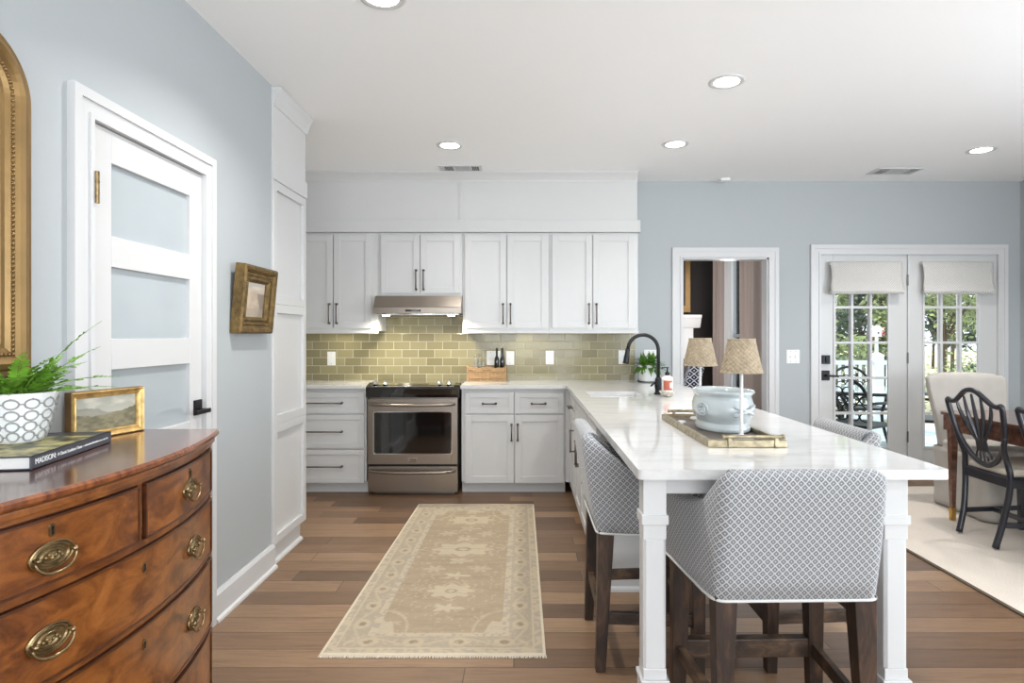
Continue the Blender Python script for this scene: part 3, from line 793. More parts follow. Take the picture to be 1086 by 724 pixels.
# ---- range
t = thing('range', (-.905, 5.3, 0), 'stainless steel slide-in electric range under the hood', 'stove')
RX0, RX1, RF = -1.278+.004, -.541, 4.985
b = MB(); b.box(RX0+.004, RX1-.004, RF+.045, BY-.015, .03, .90); b.box(RX0+.03, RX1-.03, RF+.08, BY-.02, 0, .03); part('body', b, steel, t, bevel=.003)
def bowed(b, x0, x1, z0, z1, yf, yb, bow, n=16):
    def fn(u, v): return (x0+(x1-x0)*u, yf-bow*(1-(2*u-1)**2), z0+(z1-z0)*v)
    g = b.grid(fn, n, 1)
    bk = [(b.v((x0+(x1-x0)*i/n, yb, z0)), b.v((x0+(x1-x0)*i/n, yb, z1))) for i in range(n+1)]
    for i in range(n):
        b.f([bk[i][0], bk[i][1], bk[i+1][1], bk[i+1][0]]); b.f([g[i][0], bk[i][0], bk[i+1][0], g[i+1][0]]); b.f([g[i][1], g[i+1][1], bk[i+1][1], bk[i][1]])
    b.f([g[0][0], g[0][1], bk[0][1], bk[0][0]]); b.f([g[n][0], bk[n][0], bk[n][1], g[n][1]])
# cooktop: black glass overlapping the counters, sloping front control panel
b = MB(); b.box(RX0-.016, RX1+.016, RF+.10, BY-.014, .90, .912); part('cooktop_glass', b, hobm, t, bevel=.003)
b = MB(); zt = .912
b.prism([(RF-.012, .872), (RF+.0, .80), (RF+.045, .80), (RF+.12, .905), (RF+.12, .913), (RF+.03, .898), (RF-.006, .885)], RX0-.014, RX1+.014, 'x'); part('control_panel', b, blackgl, t, bevel=.002)
b = MB(); b.box(RX0-.002, RX1+.002, RF-.004, RF+.045, .80, .866); part('front_band', b, blackgl, t, bevel=.002)
b = MB()
def slope(y): return .885+(y-(RF-.006))*.222+.0008
b.hexa([(RX0+.03, RF+.004, slope(RF+.004)), (RX1-.03, RF+.004, slope(RF+.004)), (RX1-.03, RF+.10, slope(RF+.10)), (RX0+.03, RF+.10, slope(RF+.10)),
        (RX0+.03, RF+.004, slope(RF+.004)+.003), (RX1-.03, RF+.004, slope(RF+.004)+.003), (RX1-.03, RF+.10, slope(RF+.10)+.003), (RX0+.03, RF+.10, slope(RF+.10)+.003)])
part('control_strip', b, chrome, t)
b = MB(); xa, xb = RX0+.24, RX1-.24; n_ = 16
for k in range(n_):
    xq = xa+(xb-xa)*k/n_; ww = (xb-xa)/n_*.62
    for (ya, yb) in ((RF+.014, RF+.045), (RF+.055, RF+.085)):
        b.hexa([(xq, ya, slope(ya)+.003), (xq+ww, ya, slope(ya)+.003), (xq+ww, yb, slope(yb)+.003), (xq, yb, slope(yb)+.003), (xq, ya, slope(ya)+.0045), (xq+ww, ya, slope(ya)+.0045), (xq+ww, yb, slope(yb)+.0045), (xq, yb, slope(yb)+.0045)])
part('button_panel', b, blackgl, t)
for px_ in (398, 408.5, 466, 476):
    xk = (px_-556)/129.0; yk = RF+.05
    b = MB(Matrix.Translation((xk, yk, slope(yk)+.003)) @ Matrix.Rotation(math.radians(-12), 4, 'X'))
    b.lathe([(.021, 0), (.020, .006), (.016, .010), (.015, .024), (.012, .026), (.001, .026)], seg=20); b.box(-.004, .004, -.016, .016, .02, .032)
    part('knob', b, chrome, t, smooth=False, bevel=.001)
# oven door
dx0, dx1 = RX0+.002, RX1-.002
b = MB()
wz0, wz1, wx0, wx1 = .345, .68, RX0+.052, RX1-.052
for (a_, c_, z0, z1) in ((dx0, wx0, .258, .788), (wx1, dx1, .258, .788), (wx0, wx1, .258, wz0), (wx0, wx1, wz1, .788)):
    b.box(a_, c_, RF, RF+.04, z0, z1)
dr = part('oven_door', b, steel, t, bevel=.0015)
b = MB(); b.box(wx0-.002, wx1+.002, RF+.008, RF+.03, wz0-.002, wz1+.002); part('door_window', b, blackgl, dr)
b = MB()
b.prism(rounded([(wx0-.006, wz0-.006), (wx1+.006, wz0-.006), (wx1+.006, wz1+.006), (wx0-.006, wz1+.006)], .02, 4), RF-.003, RF+.002, 'y')
cut = b.bm.faces[:]
b2 = MB(); pin = rounded([(wx0, wz0), (wx1, wz0), (wx1, wz1), (wx0, wz1)], .018, 4); pout = rounded([(wx0-.007, wz0-.007), (wx1+.007, wz0-.007), (wx1+.007, wz1+.007), (wx0-.007, wz1+.007)], .022, 4)
A = [b2.v((x, RF-.003, z)) for x, z in pin]; B = [b2.v((x, RF-.003, z)) for x, z in pout]; A2 = [b2.v((x, RF+.01, z)) for x, z in pin]; B2 = [b2.v((x, RF+.01, z)) for x, z in pout]
for i in range(len(A)):
    j = (i+1) % len(A); b2.f([A[i], A[j], B[j], B[i]]); b2.f([A[i], A2[i], A2[j], A[j]]); b2.f([B[i], B[j], B2[j], B2[i]])
b.bm.free(); part('window_trim', b2, chrome, dr)
def curved_handle(z, xm):
    b = MB(); pts = []
    for k in range(25):
        u = k/24; x = RX0+.022+(RX1-RX0-.044)*u; e = min(u, 1-u)
        pts.append((x, RF-.012-.038*min(1, e*9)-.006*math.sin(PI*u), z-.006*math.sin(PI*u)))
    b.tube(pts, [.012 if 0 < k < 24 else .010 for k in range(25)], 10); return b
part('door_handle', curved_handle(.748, 0), steel, dr, smooth=True)
b = MB(); b.box(-.945, -.870, RF-.004, RF, .277, .312); part('badge', b, chrome, dr, bevel=.002)
b = MB(); b.box(-.940, -.875, RF-.0046, RF-.004, .281, .286); b.box(-.938, -.877, RF-.0046, RF-.004, .293, .296); b.box(-.938, -.877, RF-.0046, RF-.004, .301, .303); part('badge_lettering', b, slot, dr)
b = MB(); b.box(dx0, dx1, RF+.005, RF+.04, .03, .238); dw = part('warming_drawer', b, steel, t, bevel=.003)
part('drawer_handle', curved_handle(.205, 0), steel, dw, smooth=True)
b = MB(); b.box(dx0+.004, dx1-.004, RF+.02, RF+.044, .238, .258); part('gap_shadow_strip', b, black, t)
# hob front lower black strip of left counter edge
# ---- hood
t = thing('range_hood', (-.9, 5.4, 1.5), 'stainless steel under-cabinet range hood with lit underside', 'range hood')
HX0, HX1 = (396-556)/126.5, (489-556)/126.5
b = MB()
yt, ym, yb_ = 5.262, 5.135, 5.13
b.prism([(BY-.014, 1.642), (yt-.06, 1.642), (ym, 1.545), (yb_, 1.540), (yb_, 1.490), (BY-.014, 1.490)], HX0, HX1, 'x')
part('canopy', b, steel, t, bevel=.002)
b = MB(); b.box(HX0+.27, HX0+.40, yb_-.003, yb_, 1.505, 1.522); part('control_display', b, blackgl, t, bevel=.001)
b = MB(); b.prism([(HX0+.18, 1.612), (HX0+.56, 1.612), (HX0+.48, 1.6165), (HX0+.26, 1.6165)], 5.165+.02, 5.21, 'y'); part('vent_slot', b, slot, t)
b = MB(); b.box(HX0+.02, HX1-.02, yb_+.03, BY-.03, 1.478, 1.490); part('filter_panel', b, chrome, t, bevel=.002)
for xx in (HX0+.09, HX1-.09):
    b = MB(); b.lathe([(.001, 0), (.03, 0), (.032, .008)], xx, yb_+.075, 1.470, 20, cap=False); part('lamp_lens', b, hoodlens, t)
    l = bpy.data.lights.new('hood_lamp', 'AREA'); l.shape = 'DISK'; l.size = .06; l.energy = 2.6; l.color = (1, .93, .78); l.spread = 2.7
    o = bpy.data.objects.new('hood_lamp', l); C.objects.link(o); o.location = Vector((xx, yb_+.075, 1.465))-WL[t.name]; o.parent = t
# fill lamps added under the wall cabinets, with no fixture in view
for xu in (.05, -1.62):
    t = thing('undercabinet_fill', (xu, 5.42, 1.34), 'slim added fill light beneath the wall cabinet '+('right' if xu > -1 else 'left')+' of the hood', 'light', 'added undercabinet lights')
    b = MB(); b.box(xu-.12, xu+.12, 5.40, 5.44, UZ0-.012, UZ0-.001); part('housing', b, plastic, t)
    l = bpy.data.lights.new('strip', 'AREA'); l.shape = 'RECTANGLE'; l.size = .22; l.size_y = .03; l.energy = .35; l.color = (1, .93, .7)
    o = bpy.data.objects.new('strip', l); C.objects.link(o); o.location = Vector((xu, 5.42, UZ0-.014))-WL[t.name]; o.parent = t

# ------------------------------------------------------------ bar stools
WT = [(-.06, .928), (-.02, .920), (0, .908), (.05, .866), (.1, .826), (.156, .800), (.22, .785), (.42, .765)]
def make_stool():
    t = thing('bar_stool', (0, 0, 0), 'x', 'bar stool', 'lattice upholstered bar stools round the peninsula')
    SB = .542; hw = .243; r = .035
    # plan path of the outer surface
    path = []
    fl, bl = Vector((-hw-.040, .425)), Vector((-hw, 0)); br, fr = Vector((hw, 0)), Vector((hw+.040, .425))
    for k in range(9): path.append(fl.lerp(Vector((-hw-.004, r)), k/9))
    for k in range(6): a_ = PI+PI/2*k/5; path.append(Vector((-hw+r+r*math.cos(a_), r+r*math.sin(a_))))
    for k in range(1, 14): path.append(Vector((-hw+r+(2*hw-2*r)*k/14, 0)))
    for k in range(6): a_ = 1.5*PI+PI/2*k/5; path.append(Vector((hw-r+r*math.cos(a_), r+r*math.sin(a_))))
    for k in range(1, 10): path.append(Vector((hw+.004, r)).lerp(fr, k/9))
    n = len(path); b = MB(); rings = []; welt = []; arc = 0; UVD = {}
    for i, p in enumerate(path):
        tg = (path[min(i+1, n-1)]-path[max(i-1, 0)]).normalized(); inn = Vector((-tg.y, tg.x))
        top = interp(WT, p.y-(.05*(1-min(1, p.y/.12)) if p.y < .12 else 0)) if p.y > .001 else .928
        th = .062 if p.y > .06 else .07
        ring = []
        def pt(z, off):
            lean = -.062*max(0, (z-SB)/.386)*max(0, 1-p.y/.30)
            q = p+inn*off
            bulge = .004*math.sin(PI*min(1, (z-SB)/(top-SB)))
            q = q-inn*bulge if off < th/2 else q
            return (q.x, q.y+lean, z)
        ring.append(pt(SB, 0))
        for k in range(1, 7): ring.append(pt(SB+(top-.026-SB)*k/6, 0))
        for k in range(1, 6):
            a_ = PI*k/6; ring.append(pt(top-.026+.026*math.sin(a_), th/2-th/2*math.cos(a_)))
        for k in range(0, 4): ring.append(pt(top-.026-(top-.026-SB)*k/3, th))
        arc += (p-path[i-1]).length if i else 0; vv = 0; rv = []
        for k, q in enumerate(ring):
            vv += (Vector(q)-Vector(ring[k-1])).length if k else 0
            w_ = b.v(q); UVD[w_] = (arc, vv); rv.append(w_)
        rings.append(rv); welt.append(pt(SB, -.001))
    for A, B in zip(rings, rings[1:]):
        m = len(A)
        for k in range(m): b.f([A[k], A[(k+1) % m], B[(k+1) % m], B[k]])
    b.f(rings[0]); b.f(rings[-1][::-1])
    LU = b.bm.loops.layers.uv.new('UVMap')
    for f_ in b.bm.faces:
        for l_ in f_.loops: l_[LU].uv = UVD[l_.vert]
    part('backrest', b, lattice, t, local=True, smooth=True)
    b = MB(); b.tube(welt, .0045, 8); part('piping', b, piping_m, t, local=True, smooth=True)
    # seat
    b = MB(); b.prism(rounded([(-hw+.05, .05), (hw-.05, .05), (hw-.028, .44), (-hw+.028, .44)], .03, 4, (2, 3)), SB+.004, .668, 'z')
    part('seat', b, lattice, t, local=True, bevel=.02, bseg=3, uv=True)
    b = MB(); b.prism([(-hw+.03, .03), (hw-.03, .03), (hw+.0, .40), (-hw-.0, .40)], SB-.0, SB+.03, 'z'); part('seat_frame', b, stoolwood, t, local=True)
    for sx in (-1, 1):
        b = MB(); xo = sx*(hw-.006)
        b.hexa([(xo-sx*.002-(.018*sx+.018), -.004, 0), (xo-sx*.002-(.018*sx-.018), -.004, 0), (xo-sx*.002-(.018*sx-.018), .034, 0), (xo-sx*.002-(.018*sx+.018), .034, 0),
                (xo-(.033*sx+.033), .006, SB+.01), (xo-(.033*sx-.033), .006, SB+.01), (xo-(.033*sx-.033), .068, SB+.01), (xo-(.033*sx+.033), .068, SB+.01)])
        part('leg', b, stoolwood, t, local=True, bevel=.003)
        b = MB(); xo = sx*(hw+.022)
        b.hexa([(xo-(.022*sx+.022), .372, 0), (xo-(.022*sx-.022), .372, 0), (xo-(.022*sx-.022), .412, 0), (xo-(.022*sx+.022), .412, 0),
                (xo-(.031*sx+.031), .355, SB+.01), (xo-(.031*sx-.031), .355, SB+.01), (xo-(.031*sx-.031), .415, SB+.01), (xo-(.031*sx+.031), .415, SB+.01)])
        part('leg', b, stoolwood, t, local=True, bevel=.003)
        b = MB(); b.bar((sx*(hw-.03), .04, .205), (sx*(hw-.005), .38, .205), .022, .046); part('stretcher', b, stretchwood, t, local=True, bevel=.002)
    b = MB(); b.box(-hw+.02, hw-.02, .372, .412, .180, .245); part('footrest', b, stretchwood, t, local=True, bevel=.003)
    b = MB(); b.box(-hw+.03, hw-.03, .012, .034, .185, .23); part('stretcher', b, stretchwood, t, local=True, bevel=.002)
    return t
st = make_stool(); st.location = (.790, 1.772, 0); st.rotation_euler = (0, 0, math.radians(1.2))
st['label'] = 'grey lattice upholstered bar stool in front, seen from behind between the two white bar legs'
s2 = copy_tree(st); s2.location = (.282, 2.612, 0); s2.rotation_euler = (0, 0, -PI/2)
s2['label'] = 'lattice upholstered bar stool tucked under the left side of the peninsula, beside the runner'
s3 = copy_tree(st); s3.location = (1.352, 2.635, 0); s3.rotation_euler = (0, 0, PI/2)
s3['label'] = 'bar stool on the far right side of the peninsula, only its low back top showing'

# ------------------------------------------------------------ bow-front dresser
def XT(y): return -.912-.093*((y-1.5)/.52)**2
def XB(y): return XT(y)-.024
TZ = 1.0
t = thing('bow_front_dresser', (-1.2, 1.5, 0), 'bow-front mahogany chest of drawers against the left wall', 'dresser')
def bow_slab(b, y0, y1, z0, z1, fx, back, n=36, prof=None):
    # closed slab whose front follows fx(y)
    A = []
    for i in range(n+1):
        y = y0+(y1-y0)*i/n; A.append((fx(y), y))
    poly = A+[(back, y1), (back, y0)]
    b.prism(poly, z0, z1, 'z')
b = MB(); bow_slab(b, .985, 2.015, .13, .962, lambda y: XB(y)-.008, WX+.022); part('carcass', b, mahogdk, t)
b = MB(); bow_slab(b, .975, 2.022, .978, TZ, lambda y: XT(y)-.018, WX+.024); part('top', b, mahogtop, t, bevel=.002)
b = MB()
def rimpts(off, z): return [Vector((XT(.975+(2.022-.975)*i/40)+off, .975+(2.022-.975)*i/40, z)) for i in range(41)]
n_ = 41; prof = [(-.020, TZ+.0005), (-.006, TZ+.0005), (0, TZ-.006), (0, TZ-.014), (-.006, TZ-.020), (-.020, TZ-.024)]
rows = [[b.v(q) for q in rimpts(o_, z)] for o_, z in prof]
for k in range(len(rows)):
    A, B = rows[k], rows[(k+1) % len(rows)]
    for i in range(n_-1): b.f([A[i], A[i+1], B[i+1], B[i]])
b.f([r_[0] for r_ in rows]); b.f([r_[-1] for r_ in rows][::-1])
part('top_rim', b, mahogrim, t, smooth=False)
b = MB(); bow_slab(b, .982, 2.018, .958, .977, lambda y: XB(y)+.010, WX+.022); part('under_top_moulding', b, mahog, t, bevel=.005)
b = MB(); bow_slab(b, .985, 2.016, .11, .138, lambda y: XB(y)+.006, WX+.022); part('base_moulding', b, mahog, t, bevel=.004)
# frame rails and stiles (slightly proud)
b = MB()
def patch(b, y0, y1, z0, z1, off, thick=.012, n=20):
    def P(y, z, o_): return (XB(y)+o_, y, z)
    F = [[b.v(P(y0+(y1-y0)*i/n, z, off)) for z in (z0, z1)] for i in range(n+1)]
    K = [[b.v(P(y0+(y1-y0)*i/n, z, off-thick)) for z in (z0, z1)] for i in range(n+1)]
    for i in range(n):
        b.f([F[i][0], F[i+1][0], F[i+1][1], F[i][1]]); b.f([K[i][0], K[i][1], K[i+1][1], K[i+1][0]])
        b.f([F[i][0], K[i][0], K[i+1][0], F[i+1][0]]); b.f([F[i][1], F[i+1][1], K[i+1][1], K[i][1]])
    b.f([F[0][0], F[0][1], K[0][1], K[0][0]]); b.f([F[n][0], K[n][0], K[n][1], F[n][1]])
rails = [(.948, .960), (.790, .806), (.600, .611), (.374, .385), (.138, .152)]
for (a_, c_) in rails: patch(b, 1.03, 1.97, a_, c_, -.001, .010)
patch(b, 1.486, 1.502, .806, .948, -.001, .010, 2)
for (y0, y1) in ((.985, 1.022), (1.978, 2.015)): patch(b, y0, y1, .138, .96, 0, .012, 4)
part('face_rails', b, mahog, t)
def oval_pull(yc, zc, parent):
    dXdy = (XB(yc+.01)-XB(yc-.01))/.02
    tang = Vector((dXdy, 1, 0)).normalized(); nrm = Vector((tang.y, -tang.x, 0)); up = Vector((0, 0, 1))
    o_ = Vector((XB(yc)+.006, yc, zc))
    M = Matrix((( tang.x, up.x, nrm.x, o_.x), (tang.y, up.y, nrm.y, o_.y), (tang.z, up.z, nrm.z, o_.z), (0, 0, 0, 1)))
    b = MB(M); a_, c_ = .050, .029
    prof = [(1.0, 0), (.99, .003), (.93, .004), (.88, .002), (.80, .0045), (.72, .0045), (.66, .002), (.55, .002), (.48, .005), (.38, .005), (.28, .003), (.18, .006), (.01, .007)]
    b.lathe(prof, 0, 0, 0, 36, a_, c_)
    for k in range(6): b.sphere((-.018+.007*k, .004*math.sin(k*2.1), .006), .0042, 6)
    h = part('handle_plate', b, brass, parent, smooth=False)
    b = MB(M)
    for sx in (-1, 1): b.tube([(sx*.040, .002, .002), (sx*.040, .002, .013)], .0035, 8); b.sphere((sx*.040, .002, .014), .0058, 10)
    pts = [(-.042*math.cos(PI*k/20)*1.06, -.003-.030*math.sin(PI*k/20), .012+.004*math.sin(PI*k/20)) for k in range(21)]
    b.tube(pts, [.0024+.0012*math.sin(PI*k/20) for k in range(21)], 8)
    part('bail_handle', b, brass, parent, smooth=True)
def keyhole(yc, zc, parent):
    x = XB(yc)+.006
    b = MB(); b.prism(rounded([(yc-.006, zc-.013), (yc+.006, zc-.013), (yc+.006, zc+.013), (yc-.006, zc+.013)], .005, 3), x-.002, x+.0022, 'x'); part('escutcheon', b, brass, parent)
    b = MB(); b.box(x, x+.0028, yc-.0018, yc+.0018, zc-.009, zc+.002); b.tube([(x, yc, zc+.004), (x+.0028, yc, zc+.004)], .0036, 8); part('keyhole', b, black, parent)
def drawer(y0, y1, z0, z1, pulls, ky, kz):
    b = MB(); patch(b, y0, y1, z0, z1, .005, .012, 24); d = part('drawer', b, mahog, t)
    b = MB(); q = .0025
    for (ya, yb, za, zb) in ((y0-q, y1+q, z0-q, z0+q), (y0-q, y1+q, z1-q, z1+q), (y0-q, y0+q, z0, z1), (y1-q, y1+q, z0, z1)): patch(b, ya, yb, za, zb, .0085, .014, 24 if yb-ya > .1 else 1)
    part('cock_bead', b, mahogdk, d)
    for (y, z) in pulls: oval_pull(y, z, d)
    keyhole(ky, kz, d)
drawer(1.508, 1.968, .812, .942, [(1.742, .874)], 1.742, .917)
drawer(1.032, 1.480, .812, .942, [(1.237, .866)], 1.237, .917)
drawer(1.032, 1.968, .618, .785, [(1.232, .700), (1.775, .700)], 1.5, .743)
drawer(1.032, 1.968, .391, .595, [(1.232, .490), (1.775, .490)], 1.5, .553)
drawer(1.032, 1.968, .157, .369, [(1.232, .262), (1.775, .262)], 1.5, .32)
for (y, sgn) in ((1.0, 1), (2.0, -1)):
    for xx in (XB(y)-.03, WX+.06):
        b = MB(); b.hexa([(xx-.02, y-.0, 0), (xx+.015, y, 0), (xx+.015, y+sgn*.05, 0), (xx-.02, y+sgn*.05, 0), (xx-.03, y-sgn*.005, .112), (xx+.022, y-sgn*.005, .112), (xx+.022, y+sgn*.10, .112), (xx-.03, y+sgn*.10, .112)])
        part('foot', b, mahogdk, t, bevel=.003)

# book on dresser
brz = math.atan2(.067, .378)
t = thing('coffee_table_book', (-1.128, 1.402, TZ+.001), 'dark-spined hardcover book lying on the dresser under the potted fern', 'book', rz=brz)
BL, BW, BT = .375, .198, .031
b = MB(); b.box(-BW, 0, 0, BL, 0, .003); b.box(-BW, 0, 0, BL, BT-.003, BT); b.box(-.004, 0, 0, BL, 0, BT); part('cover', b, bookcov, t, local=True, bevel=.001)
b = MB(); b.box(-BW+.006, -.004, .006, BL-.006, .003, BT-.003); part('pages', b, pages, t, local=True)
def hsh(i, j, s=0):
    q = math.sin(i*127.1+j*311.7+s*74.7)*43758.5453; return q-math.floor(q)
def vn(x, y, s=0):
    i, j = math.floor(x), math.floor(y); u, v = x-i, y-j; u = u*u*(3-2*u); v = v*v*(3-2*v)
    return (hsh(i, j, s)*(1-u)+hsh(i+1, j, s)*u)*(1-v)+(hsh(i, j+1, s)*(1-u)+hsh(i+1, j+1, s)*u)*v
def fbm(x, y, s=0, o=4):
    a = 0; w_ = .5
    for k in range(o): a += w_*vn(x, y, s+k); x *= 2.03; y *= 2.03; w_ *= .5
    return a/.94
def lerpc(a, b, t): return tuple(a[i]+(b[i]-a[i])*t for i in range(3))+(1,)
def covc(u, v):
    if v > .8: return srgb(60, 62, 64)
    f = fbm(u*9, v*14, 3); return lerpc(srgb(70, 72, 46), srgb(190, 180, 120), max(0, min(1, (f-.35)*2.6)))
color_grid('cover_picture', lambda u, v: (-BW*.985+BW*.97*u, .004+(BL-.008)*v, BT+.0004), covc, 60, 100, coverart, t, local=True)
def text_mesh(name, s, size, M, mat, parent, ext=.0004):
    cu = bpy.data.curves.new(name, 'FONT'); cu.body = s; cu.size = size; cu.extrude = ext; cu.align_x = 'LEFT'; cu.align_y = 'CENTER'; cu.space_character = .95
    o = bpy.data.objects.new(name, cu); C.objects.link(o); bpy.context.view_layer.update()
    me = bpy.data.meshes.new_from_object(o.evaluated_get(bpy.context.evaluated_depsgraph_get()))
    wdt = max(v.co.x for v in me.vertices)
    bpy.data.objects.remove(o); me.transform(M); me.materials.append(mat)
    q = bpy.data.objects.new(name, me); C.objects.link(q); q.parent = parent; WL[q.name] = Vector(); return q, wdt
# lettering on the spine: reads along +y, up = +z, facing +x
Mt = lambda y, z: Matrix(((0, 0, 1, .0006), (1, 0, 0, y), (0, 1, 0, z), (0, 0, 0, 1)))
_, w1 = text_mesh('title_lettering', 'MADISON:', .0185, Mt(.014, BT/2), plastic, t)
_, w2 = text_mesh('title_lettering', 'A Classic Southern Town', .0115, Mt(.014+w1+.007, BT/2), plastic, t)
b = MB(); rnd = random.Random(2); yq = .016+w1+w2+.012
while yq < BL-.022:
    L_ = rnd.uniform(.0016, .0030)
    b.box(.0002, .0008, yq, yq+L_*.6, BT/2-.0022, BT/2+rnd.choice((.0010, .0010, .0024))); yq += L_+(.0028 if rnd.random() < .16 else 0)
part('small_lettering', b, plastic, t, local=True)['kind'] = 'stuff'

# fern pot standing on the book
PC = Vector((-1.322, 1.60, TZ+.001+BT+.001))
t = thing('potted_fern', PC, 'green fern in a white pot with grey ring pattern on the dresser book', 'potted plant')
prof = [(.001, 0), (.052, 0), (.056, .004), (.066, .03), (.076, .07), (.083, .11), (.086, .126), (.085, .129), (.082, .127), (.078, .105)]
b = MB(); b.lathe(prof, *PC, 40, cap=False); part('pot', b, ceramic, t, smooth=True)
b = MB()
def potr(z): return interp([(0, .053), (.004, .0565), (.03, .0665), (.07, .0765), (.11, .0835), (.126, .0865)], z)
nr = 12
for row, z in enumerate((.018, .044, .072, .102)):
    for k in range(nr):
        a0 = 2*PI*k/nr+(0.0); R = potr(z)
        ew = .36*2*PI*R/nr*1.02; eh = .0118
        pts = []
        for q in range(20):
            tt = 2*PI*q/20; zz_ = z+eh*math.sin(tt); aa = a0+ew*math.cos(tt)/R; rr = potr(zz_)+.0002
            pts.append((PC.x+rr*math.cos(aa), PC.y+rr*math.sin(aa), PC.z+zz_))
        b.tube(pts, .0022, 5, closed=True)
        zc2 = z+.0; a1 = a0+ew/R; a2 = a0+2*PI/nr-ew/R
        b.tube([(PC.x+(R+.0002)*math.cos(a), PC.y+(R+.0002)*math.sin(a), PC.z+z) for a in (a1, (a1+a2)/2, a2)], .0018, 5)
        b.tube([(PC.x+(potr(zq)+.0002)*math.cos(a0), PC.y+(potr(zq)+.0002)*math.sin(a0), PC.z+zq) for zq in (z+eh, z+eh+.003)], .002, 5)
part('ring_pattern', b, patt, t, smooth=True)
b = MB(); b.lathe([(.001, .112), (.05, .114), (.079, .110)], *PC, 24, cap=False); part('soil', b, soil, t)
b = MB()
def frond(b, base, az, length, rise, droop, leaf=.016, npts=26):
    rnd = random.Random(int(az*1000)+int(length*997))
    P = []
    for k in range(npts+1):
        s1 = k/npts; r_ = length*s1*(.55+.45*math.cos(rise)*1.0)
        r_ = length*(s1*math.cos(rise)+.25*s1*s1*math.sin(rise)); z = length*(s1*math.sin(rise)-droop*s1*s1)
        a_ = az+.15*s1
        P.append(Vector(base)+Vector((r_*math.cos(a_), r_*math.sin(a_), z)))
    b.tube(P, [.0013*(1-k/npts)+.0004 for k in range(npts+1)], 4)
    for k in range(3, npts):
        tg = (P[k+1]-P[k-1]).normalized() if k < npts else (P[k]-P[k-1]).normalized()
        sd = tg.cross(Vector((0, 0, 1))); sd = sd.normalized() if sd.length > .01 else Vector((1, 0, 0)); up = sd.cross(tg)
        L_ = leaf*math.sin(PI*(.18+.80*k/npts))**.8*(.8+.4*rnd.random())
        for sg in (-1, 1):
            d = (sd*sg+tg*.35+up*rnd.uniform(-.25, .35)).normalized(); w_ = tg*L_*.30
            p0 = P[k]; b.f([b.v(p0), b.v(p0+d*L_*.35-w_), b.v(p0+d*L_*.75-w_*.8), b.v(p0+d*L_), b.v(p0+d*L_*.7+w_*.9), b.v(p0+d*L_*.3+w_)])
rr_ = random.Random(5)
for k in range(54):
    az = rr_.uniform(0, 2*PI); base = PC+Vector((rr_.uniform(-.04, .04), rr_.uniform(-.04, .04), .113))
    ln = rr_.uniform(.09, .16); rise = rr_.uniform(.5, 1.35)
    if math.cos(az) < -.2: ln *= .5; rise = max(rise, 1.15)
    frond(b, base, az, ln, rise, rr_.uniform(.1, .5), .019, 15)
for (az, ln, rise, dr_) in ((.25, .25, 1.12, .10), (.75, .21, .95, .2), (.1, .22, .55, .30), (-.3, .20, .50, .35), (1.2, .2, .8, .3), (-.9, .18, 1.1, .2), (.4, .19, .3, .2)):
    frond(b, PC+Vector((.02*math.cos(az), .02*math.sin(az), .115)), az, ln, rise, dr_, .022, 21)
part('fronds', b, leafg, t)

# small landscape picture standing on dresser
ang = math.atan2(.240, .063)-PI/2     # frame runs mostly along +y
fp0, fp1 = Vector((-1.322, 1.765, 0)), Vector((-1.260, 2.0, 0)); U = (fp1-fp0); FW = U.length; U.normalize(); NR = Vector((U.y, -U.x, 0))
def frame_obj(name, label, loc, M, W, H, fw, depth, mat_f, mat_s, painter, beads=False):
    """local: x along, y up, z outward"""
    t = thing(name, loc, label, 'picture')
    Ml = Matrix.Translation(-Vector(loc)) @ M
    b = MB(Ml)
    prof = [(0, 0), (0, depth*.85), (fw*.12, depth), (fw*.3, depth*.9), (fw*.45, depth*.72), (fw*.7, depth*.66), (fw*.82, depth*.74), (fw*.92, depth*.62), (fw, depth*.5), (fw, depth*.2), (fw, 0)]
    rings = []
    for (i, d) in prof:
        rings.append([b.v(q) for q in ((i, i, d), (W-i, i, d), (W-i, H-i, d), (i, H-i, d))])
    for A, B in zip(rings, rings[1:]):
        for k in range(4): b.f([A[k], A[(k+1) % 4], B[(k+1) % 4], B[k]])
    A, B = rings[-1], rings[0]
    for k in range(4): b.f([A[k], A[(k+1) % 4], B[(k+1) % 4], B[k]])
    f_ = part('frame', b, mat_f, t, local=True)
    if beads:
        b = MB(Ml); rnd = random.Random(3)
        for side in range(4):
            L_ = W if side % 2 == 0 else H; n_ = int((L_-fw)/.012)
            for k in range(n_+1):
                s1 = fw*.5+(L_-fw)*k/n_
                for (ins, rad) in ((fw*.55, .0048), (fw*.24, .0036)):
                    q = {0: (s1, ins), 1: (W-ins, s1), 2: (s1, H-ins), 3: (ins, s1)}[side]
                    jit = rnd.uniform(-.002, .002)
                    b.sphere((q[0]+jit, q[1]+jit, depth*(.74 if ins > fw*.4 else .93)), rad*rnd.uniform(.8, 1.3), 6)
        part('carved_ornament', b, golddk, f_, local=True, smooth=True)
    b = MB(Ml); b.box(-.0015, .002, 0, H, -.001, depth*.8); b.box(W-.002, W+.0015, 0, H, -.001, depth*.8); b.box(0, W, -.0015, .002, -.001, depth*.8); b.box(0, W, H-.002, H+.0015, -.001, depth*.8)
    part('frame_edge', b, mat_s, t, local=True)
    color_grid('painting', lambda u, v: Ml @ Vector((fw-.002+(W-2*fw+.004)*u, fw-.002+(H-2*fw+.004)*v, depth*.35)), painter, 70, 50, oilpaint, t, local=True)
    return t
